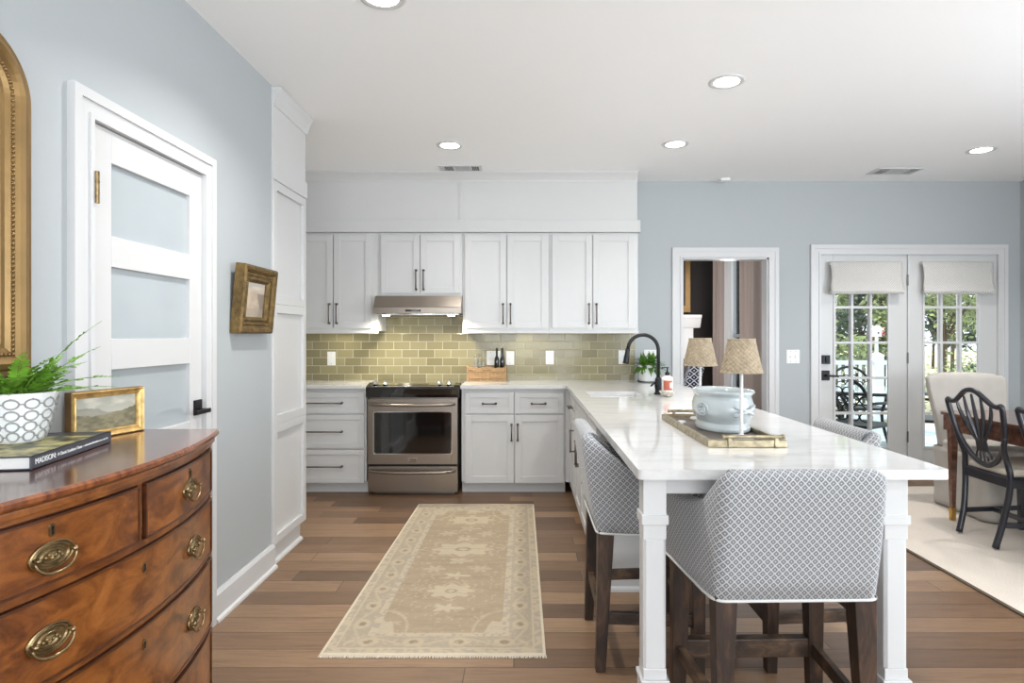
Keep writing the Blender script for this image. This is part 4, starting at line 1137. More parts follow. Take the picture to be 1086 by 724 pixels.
def moor(u, v):
    sky = lerpc(srgb(196, 192, 176), srgb(168, 168, 156), v)
    f = fbm(u*4, v*5, 11); sky = lerpc(sky, srgb(214, 210, 194), max(0, (f-.5)*3))
    h1 = .62+.14*math.sin(u*5+.6)*(.5+.5*u)+.06*fbm(u*8, 2, 5)-.12*(1-abs(2*u-1)); h2 = .40+.22*(u**3)+.12*max(0, .35-u)*2+.05*fbm(u*11, 9, 7)
    if v < h2: return lerpc(srgb(104, 100, 78), srgb(150, 142, 114), max(0, min(1, fbm(u*12, v*16, 2)*1.5-.4)))
    if v < h1: return lerpc(srgb(138, 136, 122), srgb(158, 156, 142), fbm(u*7, v*7, 8))
    return sky
Mf = Matrix(((U.x, 0, NR.x, fp0.x), (U.y, 0, NR.y, fp0.y), (0, 1, 0, TZ+.002), (0, 0, 0, 1)))
frame_obj('framed_landscape', 'small landscape painting in pale gilt frame standing on the dresser', (fp0+fp1)/2+Vector((0, 0, TZ)), Mf, FW, .140, .020, .028, goldsm, frameside, moor)
def arch(u, v):
    f = fbm(u*5, v*7, 21); c = lerpc(srgb(150, 128, 112), srgb(206, 192, 172), f)
    if v > .72: c = lerpc(c, srgb(212, 208, 196), min(1, (v-.72)*4))
    if u > .68+.1*math.sin(v*6) and v < .7: c = lerpc(c, srgb(120, 112, 104), .8)
    if u < .3 and v < .75 and fbm(u*12, v*9, 4) > .5: c = lerpc(c, srgb(196, 178, 152), .7)
    if v < .25: c = lerpc(c, srgb(158, 146, 130), .6)
    return c
# leaning picture on left wall: plane tilts forward at its top
tl = math.atan2(.031, .335)
Mp = Matrix.Translation((WX+.002, 2.952, 1.322)) @ Matrix.Rotation(tl, 4, 'Y') @ Matrix(((0, 0, 1, 0), (1, 0, 0, 0), (0, 1, 0, 0), (0, 0, 0, 1)))
frame_obj('gilt_picture', 'ornate antique gold-framed picture hung tilting forward on the left wall', (WX, 3.14, 1.322), Mp, .385, .338, .082, .052, golddk, golddk, arch, beads=True)

# arched mirror on left wall
t = thing('arched_mirror', (WX, 1.36, 1.19), 'gold arched mirror at the left edge of the picture above the fern', 'mirror')
my0, my1, mz0, mz1, R = .985, 1.742, 1.19, 2.14, .19
def mpath(ins, n=12):
    r = max(R-ins, .01); P = [(my0+ins, mz0+ins), (my1-ins, mz0+ins)]
    for k in range(n+1): a = PI/2*k/n; P.append((my1-ins-r+r*math.cos(a), mz1-ins-r+r*math.sin(a)))
    for k in range(n+1): a = PI/2+PI/2*k/n; P.append((my0+ins+r+r*math.cos(a), mz1-ins-r+r*math.sin(a)))
    return P
b = MB(); prof = [(0, 0), (0, .016), (.010, .026), (.022, .024), (.028, .034), (.042, .038), (.052, .030), (.060, .022), (.072, .020), (.085, .014), (.095, .012), (.095, 0)]
rings = [[b.v((WX+.001+d, y, z)) for (y, z) in mpath(i)] for (i, d) in prof]
m = len(rings[0])
for k in range(len(rings)):
    A, B = rings[k], rings[(k+1) % len(rings)]
    for i in range(m): b.f([A[i], A[(i+1) % m], B[(i+1) % m], B[i]])
part('frame', b, gold, t)
b = MB(); P = mpath(.067); P2 = []
for i in range(len(P)):
    a, c = Vector(P[i]), Vector(P[(i+1) % len(P)]); L_ = (c-a).length; n_ = max(1, int(L_/.0125))
    for k in range(n_): P2.append(a.lerp(c, k/n_))
for q in P2: b.sphere((WX+.023, q.x, q.y), .0055, 6)
part('beading', b, gold, t, smooth=True)
b = MB(); b.prism(mpath(.09), WX+.003, WX+.009, 'x'); part('mirror_glass', b, mirrorm, t)

# ------------------------------------------------------------ runner rug
LX0, LX1 = -.452, .056   # measured far edge
def runc(u, v):
    W, L = .92, 2.27; x = (u-.5)*W; y = (v-.5)*L
    base = lerpc(srgb(152, 135, 111), srgb(168, 150, 125), fbm(u*5, v*60, 1)); cr = srgb(184, 168, 143); gy = srgb(164, 152, 136); dk = srgb(142, 127, 106)
    ex = W/2-abs(x); ey = L/2-abs(y); e = min(ex, ey)
    worn = fbm(x*22, y*22, 5)
    if e < .012: return srgb(206, 194, 170)
    if e < .045: return lerpc(gy, cr, 1 if (vn((x+y)*38, (x-y)*38, 9) > .45) else .2)
    if e < .055: return cr
    if e < .155:
        # main border with blossoms
        s_ = (y if ex < ey else x); q = (e-.105)/.05; ph = (s_*5.2) % 1.0-.5
        fl = ph*ph*9+q*q
        c = lerpc(gy, srgb(166, 154, 132), worn)
        if fl < .5: c = cr
        if fl < .10: c = dk
        if abs(q-.6*math.sin(s_*16.3)) < .16: c = lerpc(c, cr, .8)
        if vn(x*90, y*90, 3) > .70: c = lerpc(c, cr, .7)
        return lerpc(c, base, .15)
    if e < .185: return lerpc(cr, gy, 1 if vn(x*60, y*60, 12) > .62 else .1)
    c = base
    # field medallions
    for (my, sx, sy) in ((.72, .15, .10), (.12, .17, .11), (-.50, .11, .08)):
        dx, dy = x/sx, (y-my)/sy; r = math.hypot(dx, dy); a = math.atan2(dy, dx)
        edge = 1+.16*math.cos(8*a)
        if r < edge: c = cr
        if .18 < r < .30: c = dk
        if abs(r-1.28*edge) < .05: c = lerpc(c, cr, .7)
        q = math.hypot(x/.06, (y-my+.20)/.035)
        if q < 1+.4*math.cos(5*math.atan2((y-my+.20), x)): c = cr
        q = math.hypot(x/.06, (y-my-.20)/.035)
        if q < 1+.4*math.cos(5*math.atan2((y-my-.20), x)): c = cr
    ax = abs(x)
    for (my) in (.42, -.2):
        q = math.hypot((ax-.13)/.05, (y-my)/.04)
        if q < 1+.35*math.cos(6*math.atan2(y-my, ax-.13)): c = lerpc(c, cr, .65)
    # corner pieces
    cxn = (W/2-.185)-ax; cyn = (L/2-.185)-abs(y)
    if cxn >= 0 and cyn >= 0 and cxn/.10+cyn/.16 < 1+.18*math.sin(ax*90): c = lerpc(cr, gy, .25)
    if abs(math.hypot(cxn/.13, cyn/.22)-1) < .05: c = lerpc(c, cr, .6)
    if vn(x*70+3, y*70, 31) > .78: c = lerpc(c, cr, .6)
    st_ = fbm(x*3, y*70, 44)
    if st_ < .33: c = lerpc(c, dk, .35)
    return c
def runpos(u, v):
    # corners measured on the floor (slightly skewed as laid)
    n0, n1 = Vector((-.833+.008, 2.498)), Vector((.086, 2.498)); f0, f1 = Vector((-.806+.01+.267-.0, 4.71)), Vector((.066, 4.71))
    return None
def fl(px, py): d = 851.5/(py-355); return Vector(((px-556)/650*d, d))
N0, N1, F1, F0 = fl(338.5, 696), fl(579, 696), fl(566.2, 535.5), fl(444, 535.5)
t = thing('runner_rug', ((N0+F1)/2).to_3d(), 'faded beige patterned runner rug on the wood floor before the range', 'rug')
def runxy(u, v): return N0.lerp(N1, u).lerp(F0.lerp(F1, u), v)
color_grid('pile', lambda u, v: (runxy(u, v).x, runxy(u, v).y, .0085+.0006*math.sin(u*30)*math.sin(v*40)), runc, 200, 420, rugpat, t)
b = MB(); c_ = [runxy(u, v) for u, v in ((0, 0), (1, 0), (1, 1), (0, 1))]
b.hexa([(q.x, q.y, .001) for q in c_]+[(q.x, q.y, .0078) for q in c_]); part('backing', b, rugedge, t)
b = MB()
for v in (0, 1):
    for k in range(230):
        p = runxy(k/229, v); d = -1 if v == 0 else 1; j = random.uniform(-.004, .004)
        b.tube([(p.x, p.y, .006), (p.x+j, p.y+d*random.uniform(.010, .018), .002)], .0016, 4)
fr_ = part('fringe', b, rugedge, t); fr_['kind'] = 'stuff'

# ------------------------------------------------------------ things on the worktop
# tray
t = thing('serving_tray', (.813, 2.61, CT), 'rectangular aged metal tray with bar handles on the peninsula', 'tray')
tx0, tx1, tya, tyb = .669, .957, 2.232, 2.985
b = MB(); b.box(tx0+.01, tx1-.01, tya+.01, tyb-.01, CT+.0005, CT+.010); part('base', b, slate, t)
b = MB(); o_ = [(tx0, tya), (tx1, tya), (tx1, tyb), (tx0, tyb)]; i_ = [(tx0+.016, tya+.016), (tx1-.016, tya+.016), (tx1-.016, tyb-.016), (tx0+.016, tyb-.016)]
O0 = [b.v((x, y, CT+.0005)) for x, y in o_]; O1 = [b.v((x, y, CT+.026)) for x, y in o_]; I1 = [b.v((x, y, CT+.028)) for x, y in i_]; I0 = [b.v((x, y, CT+.0005)) for x, y in i_]
for A, B in ((O0, O1), (O1, I1), (I1, I0), (I0, O0)):
    for k in range(4): b.f([A[k], A[(k+1) % 4], B[(k+1) % 4], B[k]])
part('rim', b, agedsilver, t, bevel=.002)
for (yy, sg) in ((tya, -1), (tyb, 1)):
    xm = (tx0+tx1)/2+(.02 if sg < 0 else 0)
    b = MB(); b.tube([(xm-.105, yy+sg*.004, CT+.040), (xm+.105, yy+sg*.004, CT+.040)], .0068, 12)
    for sx in (-1, 1):
        b.tube([(xm+sx*.105, yy+sg*.004, CT+.040), (xm+sx*.113, yy+sg*.004, CT+.040)], .009, 12)
        b.box(xm+sx*.085-.007, xm+sx*.085+.007, yy-.006, yy+.006, CT+.002, CT+.042)
    part('handle', b, agedsilver, t, bevel=.0015)
# footbath planter
FC = Vector((.846, 2.62, CT+.0105))
t = thing('oval_footbath_planter', FC, 'oval pale blue-white glazed ceramic footbath with relief, on the tray', 'planter')
Mfb = Matrix.Translation(FC) @ Matrix.Rotation(math.radians(6), 4, 'Z')
prof = [(.01, 0), (.86, 0), (.89, .006), (.88, .022), (.83, .032), (.83, .038), (.93, .055), (1.0, .085), (1.0, .105), (.94, .130), (.90, .142), (.93, .150), (1.0, .158), (1.01, .164), (.97, .168), (.90, .162), (.85, .145), (.9, .10), (.8, .03), (.01, .025)]
b = MB(Mfb); b.lathe(prof, seg=56, a=.118, b=.170, cap=False, rfun=lambda tt, z, k: 1+(.015*math.sin(tt*10) if 10 < k < 16 else 0)); part('bowl', b, celadon, t, smooth=True)
def fbpt(az, z, off=0):
    r = interp([(.038, .83), (.055, .93), (.085, 1.0), (.105, 1.0), (.13, .94), (.142, .9)], z)
    return Vector(((.118*r+off)*math.cos(az), (.170*r+off)*math.sin(az), z))
b = MB(Mfb)   # crossed rope handle on near end
for sgn in (-1, 1):
    for (z0, z1) in ((.112, .075),):
        pts = [fbpt(-PI/2-.22+.80*(k/12)*1.0, z0+(z1-z0)*k/12 if sgn > 0 else z1+(z0-z1)*k/12, .010+.008*math.sin(PI*k/12)) for k in range(13)]
        b.tube(pts, [.0065+.0015*math.sin(k*1.6) for k in range(13)], 8)
part('crossed_handle', b, celadon, t, smooth=True)
b = MB(Mfb)
pts = [fbpt(PI+.35+.20*math.cos(q), .092+.026*math.sin(q), .002) for q in [2*PI*k/24 for k in range(24)]]
b.tube(pts, .004, 6, closed=True)
for k in range(9): p = fbpt(PI+.35+.11*math.cos(k*2.4), .092+.015*math.sin(k*2.4), .002); b.sphere(p, .006, 8)
part('floral_medallion', b, celadon, t, smooth=True)
# cordless lamps
def lamp(x, y, z, label):
    t = thing('table_lamp', (x, y, z), label, 'lamp', 'cordless wicker lamps on the tray')
    b = MB(); b.lathe([(.001, 0), (.046, 0), (.048, .004), (.044, .009), (.012, .013), (.0075, .02), (.0065, .03), (.0065, .262), (.004, .30), (.001, .31)], x, y, z, 24, cap=False); part('stem', b, lampwhite, t, smooth=True)
    b = MB(); seg = 132; rows = 60; hb, ht = .256, .382
    prof = [(.0775+(.050-.0775)*k/rows, hb+(ht-hb)*k/rows) for k in range(rows+1)]
    b.lathe(prof, x, y, z, seg, cap=False, rfun=lambda tt, zz, k: 1+.030*math.sin(tt*22+PI*(k//4))*math.sin(PI*((k % 4)+.5)/4)); part('lamp_shade', b, wicker_m, t)
    b = MB()
    for (r_, zq) in ((.0785, hb), (.0505, ht)):
        b.tube([(x+r_*math.cos(2*PI*k/40), y+r_*math.sin(2*PI*k/40), z+zq) for k in range(40)], .003, 6, closed=True)
    for k in range(3): a = 2*PI*k/3; b.tube([(x, y, z+.30), (x+.05*math.cos(a), y+.05*math.sin(a), z+ht)], .0012, 5)
    part('shade_rim', b, wicker_m, t, smooth=True)
lamp(.838, 2.365, CT+.0105, 'white cordless table lamp with wicker shade, in front of the footbath')
lamp(.832, 2.90, CT+.0105, 'white cordless table lamp with wicker shade, behind the footbath at left')
# shell on tray
b = MB(); b.lathe([(.001, .012), (.014, .010), (.022, .003), (.02, 0)], .715, 2.79, CT+.0105, 20, cap=False, rfun=lambda tt, z, k: 1+.1*math.cos(tt*9)); o = part('seashell', b, ceramic, loc=(.715, 2.79, CT), smooth=True)
setp(o, 'small white scallop shell lying on the tray left of the footbath', 'shell')
# faucet
fx, fy = .925, 4.23
t = thing('faucet', (fx, fy, CT), 'matte black gooseneck kitchen faucet behind the sink', 'faucet')
b = MB(); b.lathe([(.001, 0), (.030, 0), (.031, .008), (.024, .014), (.021, .03), (.024, .045), (.026, .07), (.022, .085), (.024, .10), (.018, .112), (.0145, .12), (.001, .122)], fx, fy, CT, 24, cap=False); part('base', b, black, t, smooth=True)
b = MB(); arcr = .105
pts = [(fx, fy, CT+.11), (fx, fy, CT+.305)]+[(fx-arcr+arcr*math.cos(a), fy, CT+.305+arcr*math.sin(a)) for a in [PI*k/16 for k in range(1, 15)]]
last = Vector(pts[-1]); pts += [last+Vector((-.010, 0, -.04))]
b.tube(pts, .0125, 14); part('spout', b, black, t, smooth=True)
b = MB(); q = Vector(pts[-1]); d = Vector((-.012, 0, -.09)).normalized()
b.tube([q-d*.01, q+d*.002, q+d*.03, q+d*.045, q+d*.085, q+d*.095], [.014, .016, .016, .019, .021, .020], 16); part('spray_head', b, black, t, smooth=True)
b = MB(); b.tube([(fx, fy, CT+.075), (fx-.028, fy-.035, CT+.080)], .012, 12); b.tube([(fx-.028, fy-.035, CT+.080), (fx-.045, fy-.055, CT+.082), (fx-.065, fy-.07, CT+.062)], [.011, .008, .006], 10); part('lever', b, black, t, smooth=True)
# soap and dish
sx_, sy_ = .950, 4.07
t = thing('glass_dish', (sx_, sy_, CT), 'small speckled glass dish holding the soap bottle', 'dish')
b = MB(); b.lathe([(.001, 0), (.022, 0), (.034, .008), (.050, .028), (.055, .038), (.053, .039), (.046, .028), (.032, .012), (.001, .008)], sx_, sy_, CT, 32, cap=False); part('bowl', b, shellm, t, smooth=True)
t = thing('soap_bottle', (sx_, sy_, CT+.015), 'white soap pump bottle with terracotta label beside the black faucet', 'soap bottle')
zb = CT+.0150
b = MB(); b.lathe([(.001, 0), (.032, 0), (.036, .006), (.037, .10), (.034, .115), (.016, .124), (.014, .128), (.001, .128)], sx_, sy_, zb, 28, cap=False); part('bottle', b, soapbody, t, smooth=True)
b = MB()
def lb(u, v): a = -PI/2-.95+1.7*u; return (sx_+.0375*math.cos(a), sy_+.0375*math.sin(a), zb+.03+.065*v)
b.grid(lb, 16, 1); part('label_band', b, label, t)
b = MB()
def lb2(u, v): a = -PI/2+.25+.55*u; return (sx_+.038*math.cos(a), sy_+.038*math.sin(a), zb+.045+.035*v)
b.grid(lb2, 8, 1); part('label_panel', b, plastic, t)
b = MB(); b.lathe([(.015, .126), (.015, .145), (.008, .15), (.005, .152), (.005, .175), (.001, .176)], sx_, sy_, zb, 16); b.bar((sx_+.008, sy_, zb+.178), (sx_-.034, sy_, zb+.178), .012, .007); b.bar((sx_-.034, sy_, zb+.180), (sx_-.036, sy_, zb+.168), .008, .006, up=(0, 1, 0)); part('pump', b, black, t, bevel=.001)
# towel hung on peninsula drawer handle? (taupe throw seen under the worktop edge)
# potted plant by wall
pc = Vector((1.078, 5.36, CT))
t = thing('glass_saucer', pc, 'round clear-rimmed saucer under the small potted plant', 'saucer')
b = MB(); b.lathe([(.001, 0), (.085, 0), (.096, .010), (.094, .011), (.083, .004), (.001, .004)], *pc, 32, cap=False); part('plate', b, glass, t, smooth=True)
pc = pc+Vector((0, 0, .005))
t = thing('potted_houseplant', pc, 'leafy green plant in a plain white pot on the counter behind the faucet', 'potted plant')
b = MB(); b.lathe([(.001, 0), (.070, 0), (.076, .008), (.082, .10), (.085, .145), (.081, .146), (.077, .12)], *pc, 32, cap=False); part('pot', b, ceramic, t, smooth=True)
b = MB(); b.lathe([(.001, .126), (.078, .124)], *pc, 20, cap=False); part('soil', b, soil, t)
b = MB(); rnd = random.Random(11)
for k in range(230):
    az = rnd.uniform(0, 2*PI); el = rnd.uniform(.2, 1.5); ln = rnd.uniform(.07, .16)
    p0 = pc+Vector((rnd.uniform(-.05, .05), rnd.uniform(-.05, .05), .125))
    P = []
    for q in range(6):
        s1 = q/5; P.append(p0+Vector((math.cos(az)*math.cos(el), math.sin(az)*math.cos(el), math.sin(el)))*ln*s1+Vector((math.cos(az)*.03*s1*s1, math.sin(az)*.03*s1*s1, -.11*s1*s1*(1.1-el*.6))))
    sd = Vector((-math.sin(az), math.cos(az), 0)); W_ = [.002, .009, .0135, .0125, .008, .0005]
    L1 = [b.v(p-sd*w_) for p, w_ in zip(P, W_)]; L2 = [b.v(p+sd*w_+Vector((0, 0, .003))) for p, w_ in zip(P, W_)]
    for q in range(5): b.f([L1[q], L1[q+1], L2[q+1], L2[q]])
part('leaves', b, leafd, t, smooth=False)

# tan carved box with bottles
kx0, kx1, ky0, ky1 = wx(495)*1.0+.01, wx(537)+.01, 5.40, 5.53
sK = 650/5.40
kx0, kx1 = (495-556)/sK, (537-556)/sK
t = thing('carved_wooden_tray', ((kx0+kx1)/2, 5.465, CT), 'tan carved wooden box with scalloped edge on the counter right of the range', 'tray')
b = MB(); H_ = .125
def scal(u): return H_+.006*math.sin(u*2*PI*2+1.2)+.004*math.cos(u*2*PI*5)
for (ya, yb) in ((ky0, ky0+.012), (ky1-.012, ky1)):
    n_ = 40; lo = []; up_ = []
    poly = [(kx0, CT+.001), (kx1, CT+.001)]+[(kx1+(kx0-kx1)*k/n_, CT+scal(1-k/n_)) for k in range(n_+1)]
    b.prism(poly, ya, yb, 'y')
b.box(kx0, kx0+.012, ky0+.012, ky1-.012, CT+.001, CT+H_-.005); b.box(kx1-.012, kx1, ky0+.012, ky1-.012, CT+.001, CT+H_-.005)
b.box(kx0+.012, kx1-.012, ky0+.012, ky1-.012, CT+.001, CT+.012)
part('box', b, basketm, t, bevel=.002)
b = MB()
for off in (0, -.012):
    pts = [(kx0+.01+(kx1-kx0-.02)*k/60, ky0-.001, CT+.095+off+.010*math.sin(k/60*2*PI*2+1.2)) for k in range(61)]; b.tube(pts, .0035, 6)
b.tube([(kx0+.006, ky0-.001, CT+.028), (kx1-.006, ky0-.001, CT+.028)], .004, 6); part('carved_relief', b, basketm, t, smooth=True)
def cruet(x, y, h, r, mat, label, cat='bottle', grp=None, kind=0):
    t = thing('glass_bottle' if kind == 0 else 'oil_bottle', (x, y, CT+.013), label, cat, grp)
    if kind == 0:
        b = MB(); b.lathe([(.001, 0), (r, 0), (r, h*.5), (r*.45, h*.68), (r*.35, h*.80), (r*.5, h*.82), (r*.4, h*.83)], x, y, CT+.013, 20, cap=False); part('bottle', b, mat, t, smooth=True)
        b = MB(); b.sphere((x, y, CT+.013+h*.91), r*.45, 10); part('stopper', b, mat, t, smooth=True)
    else:
        b = MB(); b.lathe([(.001, 0), (r, 0), (r, h*.62), (r*.8, h*.7), (r*.42, h*.76), (r*.40, h*.94), (r*.5, h*.95), (r*.5, h), (.001, h)], x, y, CT+.013, 20, cap=False); part('bottle', b, mat, t, smooth=True)
        b = MB(); b.tube([(x, y, CT+.013+h), (x, y, CT+.03+h), (x+.006, y-.004, CT+.045+h)], [.004, .003, .002], 8); part('pourer', b, chrome, t, smooth=True)
clearb = plain('clear cut glass', (225, 228, 226), .04, trans=.85, spec=.6)
cruet(kx0+.075, 5.455, .235, .026, clearb, 'left glass cruet with round stopper in the carved box', grp='glass cruets')
cruet(kx0+.108, 5.485, .24, .026, clearb, 'second glass cruet with stopper, right behind the left one', grp='glass cruets')
cruet(kx0+.150, 5.445, .165, .030, clearb, 'short wide glass cruet in the middle of the carved box', grp='glass cruets')
cruet(kx0+.262, 5.455, .275, .022, darkbottle, 'dark bottle before the white wall plate in the carved box', grp='dark oil bottles', kind=1)
cruet(kx0+.310, 5.475, .275, .022, darkbottle, 'rightmost dark bottle with pourer in the carved box', grp='dark oil bottles', kind=1)

# ------------------------------------------------------------ dining area
t = thing('dining_rug', (3.4, 3.6, 0), 'large cream woven rug under the dining table', 'rug')
b = MB(); b.box(2.335, 4.46, 1.4, 5.27, .001, .009); part('pile', b, bigrug, t)
b = MB(); b.box(2.315, 2.335, 1.4, 5.27, .001, .0085); b.box(2.315, 4.46, 5.27, 5.288, .001, .0085); part('binding', b, bindm, t)
RZ = .0135
# table
t = thing('dining_table', (3.5, 3.5, RZ), 'walnut dining table with tapered brass-footed legs at right', 'table')
TX0, TX1, TY0, TY1 = 2.97, 4.02, 2.7, 4.44
b = MB(); b.prism(rounded([(TX0, TY0), (TX1, TY0), (TX1, TY1), (TX0, TY1)], .10, 6), .742, .766, 'z'); part('tabletop', b, tablewood, t, bevel=.006)
b = MB()
for q in ((TX0+.03, TX0+.05, TY0+.05, TY1-.05), (TX1-.05, TX1-.03, TY0+.05, TY1-.05), (TX0+.05, TX1-.05, TY0+.03, TY0+.05), (TX0+.05, TX1-.05, TY1-.05, TY1-.03)): b.box(*q, .635, .742)
part('apron', b, tablewood, t, bevel=.002)
for (x, y) in ((TX0+.035, TY0+.05), (TX1-.035, TY0+.05), (TX0+.035, TY1-.14), (TX1-.035, TY1-.14)):
    b = MB(); b.hexa([(x-.014, y-.014, .10), (x+.014, y-.014, .10), (x+.014, y+.014, .10), (x-.014, y+.014, .10), (x-.026, y-.026, .742), (x+.026, y-.026, .742), (x+.026, y+.026, .742), (x-.026, y+.026, .742)]); l_ = part('leg', b, tablewood, t, bevel=.002)
    b = MB(); b.hexa([(x-.014, y-.014, RZ), (x+.014, y-.014, RZ), (x+.014, y+.014, RZ), (x-.014, y+.014, RZ), (x-.0155, y-.0155, .10), (x+.0155, y-.0155, .10), (x+.0155, y+.0155, .10), (x-.0155, y+.0155, .10)]); part('brass_foot', b, brassfoot, l_)
# shield-back chair (local: front = +y)
def make_chair():
    t = thing('dining_chair', (0, 0, 0), 'x', 'chair', 'navy shield-back dining chairs')
    def yb(z): return -.0+interp([(0, -.05), (.2, -.012), (.42, .0), (.5, -.004), (.7, -.045), (.96, -.10)], z)
    out = [(0, .950), (-.055, .938), (-.11, .900), (-.16, .868), (-.20, .862), (-.232, .868), (-.228, .80), (-.212, .70), (-.172, .60), (-.105, .52), (-.045, .485), (0, .478)]
    full = out+[(-x, z) for x, z in out[-2:0:-1]]
    pts = spline([(x, yb(z), z) for x, z in full], 4, True)
    b = MB(); b.tube(pts, .0165, 8, closed=True, flat=1.0); part('back_frame', b, navy, t, local=True, smooth=True)
    # splats: five ribs gathering at a waist
    b = MB()
    for k in range(-2, 3):
        top = (k*.072, interp([(0, .925), (1, .905), (2, .862)], abs(k))); P = spline([(top[0], yb(top[1]), top[1]), (k*.066, yb(.80), .80), (k*.040, yb(.70), .70), (k*.020, yb(.635), .635), (k*.016, yb(.61), .61)], 5)
        b.tube(P, [.0065+.006*math.sin(PI*min(1, i/len(P)*1.15))*(1 if i < len(P)*.7 else .6) for i in range(len(P))], 6)
        P = spline([(k*.016, yb(.58), .58), (k*.030, yb(.54), .54), (k*.030, yb(.495+.006*k*k), .497+.006*k*k)], 5); b.tube(P, .006, 6)
    w_ = .045; b.hexa([(-w_, yb(.565)-.006, .565), (w_, yb(.565)-.006, .565), (w_, yb(.565)+.008, .565), (-w_, yb(.565)+.008, .565), (-w_*.9, yb(.63)-.006, .63), (w_*.9, yb(.63)-.006, .63), (w_*.9, yb(.63)+.008, .63), (-w_*.9, yb(.63)+.008, .63)])
    part('splat', b, navy, t, local=True, smooth=False)
    for sx in (-1, 1):
        P = spline([(sx*.155, -.058, .004), (sx*.165, -.020, .16), (sx*.182, .002, .32), (sx*.190, .006, .44), (sx*.180, -.004, .52), (sx*.186, -.030, .60), (sx*.208, yb(.68), .68)], 5)
        b = MB(); b.tube(P, [.019-.003*(i/len(P)) for i in range(len(P))], 4 if False else 8); part('leg', b, navy, t, local=True, smooth=True)
        b = MB(); b.hexa([(sx*.215-.014, .385, 0), (sx*.215+.014, .385, 0), (sx*.215+.014, .413, 0), (sx*.215-.014, .413, 0), (sx*.215-.02, .38, .43), (sx*.215+.02, .38, .43), (sx*.215+.02, .42, .43), (sx*.215-.02, .42, .43)]); part('leg', b, navy, t, local=True, bevel=.002)
        b = MB(); b.bar((sx*.168, -.01, .145), (sx*.215, .40, .145), .018, .030); part('stretcher', b, navy, t, local=True, bevel=.002)
    b = MB(); b.bar((-.19, .19, .145), (.19, .19, .145), .018, .030); part('stretcher', b, navy, t, local=True, bevel=.002)
    b = MB(); b.prism([(-.185, -.005), (.185, -.005), (.232, .425), (-.232, .425)], .372, .435, 'z'); part('seat_rail', b, navy, t, local=True, bevel=.004)
    b = MB(); b.prism(rounded([(-.178, .012), (.178, .012), (.236, .43), (-.236, .43)], .03, 4), .435, .485, 'z'); part('seat', b, cushion, t, local=True, bevel=.018, bseg=3)
    return t
ch = make_chair(); ch.location = (2.915, 3.872, RZ); ch.rotation_euler = (0, 0, -PI/2)
ch['label'] = 'navy-black shield-back dining chair fully in view at the table side'
c2 = copy_tree(ch); c2.location = (2.915, 3.285, RZ); c2['label'] = 'navy-black shield-back dining chair cut off by the right edge of the picture'
# skirted host chair
t = thing('skirted_armless_chair', (3.46, 4.5, RZ), 'cream linen chair with skirt and wide flared back at the head of the table', 'chair')
hx0, hx1, hy0, hy1 = 3.195, 3.72, 4.225, 4.79
b = MB()
def hb(u, v):  # back: wraps around, v height
    z = .47+.57*v; wtop = interp([(0, .255), (.35, .275), (.8, .312), (1, .306)], v); a = (u-.5)*2
    return None
cxh = 3.455
rings = []
for j in range(15):
    v = j/14; z = .44+.595*v; hwid = interp([(0, .262), (.3, .270), (.8, .306), (.93, .306), (1, .282)], v); yc = 4.74+.10*v; th = .05 if v < .95 else .035
    if v > .93: z = .44+.595*(.93+(v-.93)*.8)
    ring = []
    for k in range(28):
        a = 2*PI*k/28; cx_, sy_2 = math.cos(a), math.sin(a)
        x = cxh+hwid*math.copysign(abs(cx_)**.35, cx_); y = yc+th*math.copysign(abs(sy_2)**.6, sy_2)-.035*(abs(cx_)**3)
        zz2 = z-(.022*abs((x-cxh)/hwid)**4 if v > .9 else 0)
        ring.append(b.v((x, y, zz2)))
    rings.append(ring)
for A, B in zip(rings, rings[1:]):
    for k in range(28): b.f([A[k], A[(k+1) % 28], B[(k+1) % 28], B[k]])
b.f(rings[0][::-1]); b.f(rings[-1])
part('backrest', b, cream, t, smooth=True, sub=1)
b = MB(); b.prism(rounded([(hx0+.005, hy0+.005), (hx1-.005, hy0+.005), (hx1-.005, hy1-.06), (hx0+.005, hy1-.06)], .05, 5), .40, .51, 'z'); part('seat', b, cream, t, bevel=.03, bseg=4)
b = MB(); per = []
corn = [(hx0, hy0), (hx1, hy0), (hx1, hy1), (hx0, hy1)]
rp = rounded(corn, .03, 4)
for i in range(len(rp)):
    a, c = Vector(rp[i]), Vector(rp[(i+1) % len(rp)]); n_ = max(1, int((c-a).length/.02))
    for k in range(n_): per.append(a.lerp(c, k/n_))
m = len(per); cen = Vector((cxh, 4.51))
def skirt(u, v):
    i = int(round(u*m)) % m; p = per[i]; nd = Vector((p.x-cen.x, p.y-cen.y)); nd = nd.normalized()
    cd = min((p-Vector(c)).length for c in corn)
    pleat = (-.020*math.exp(-(cd/.03)**2)+.012*math.exp(-((cd-.07)/.03)**2))*(v)
    q = p+nd*(.004+.010*v+pleat+.003*math.sin(i*.9)*v)
    return (q.x, q.y, .455-(.455-RZ-.006)*v)
b.grid(skirt, m, 10, closeu=True); part('skirt', b, cream, t, smooth=True, solid=.004)

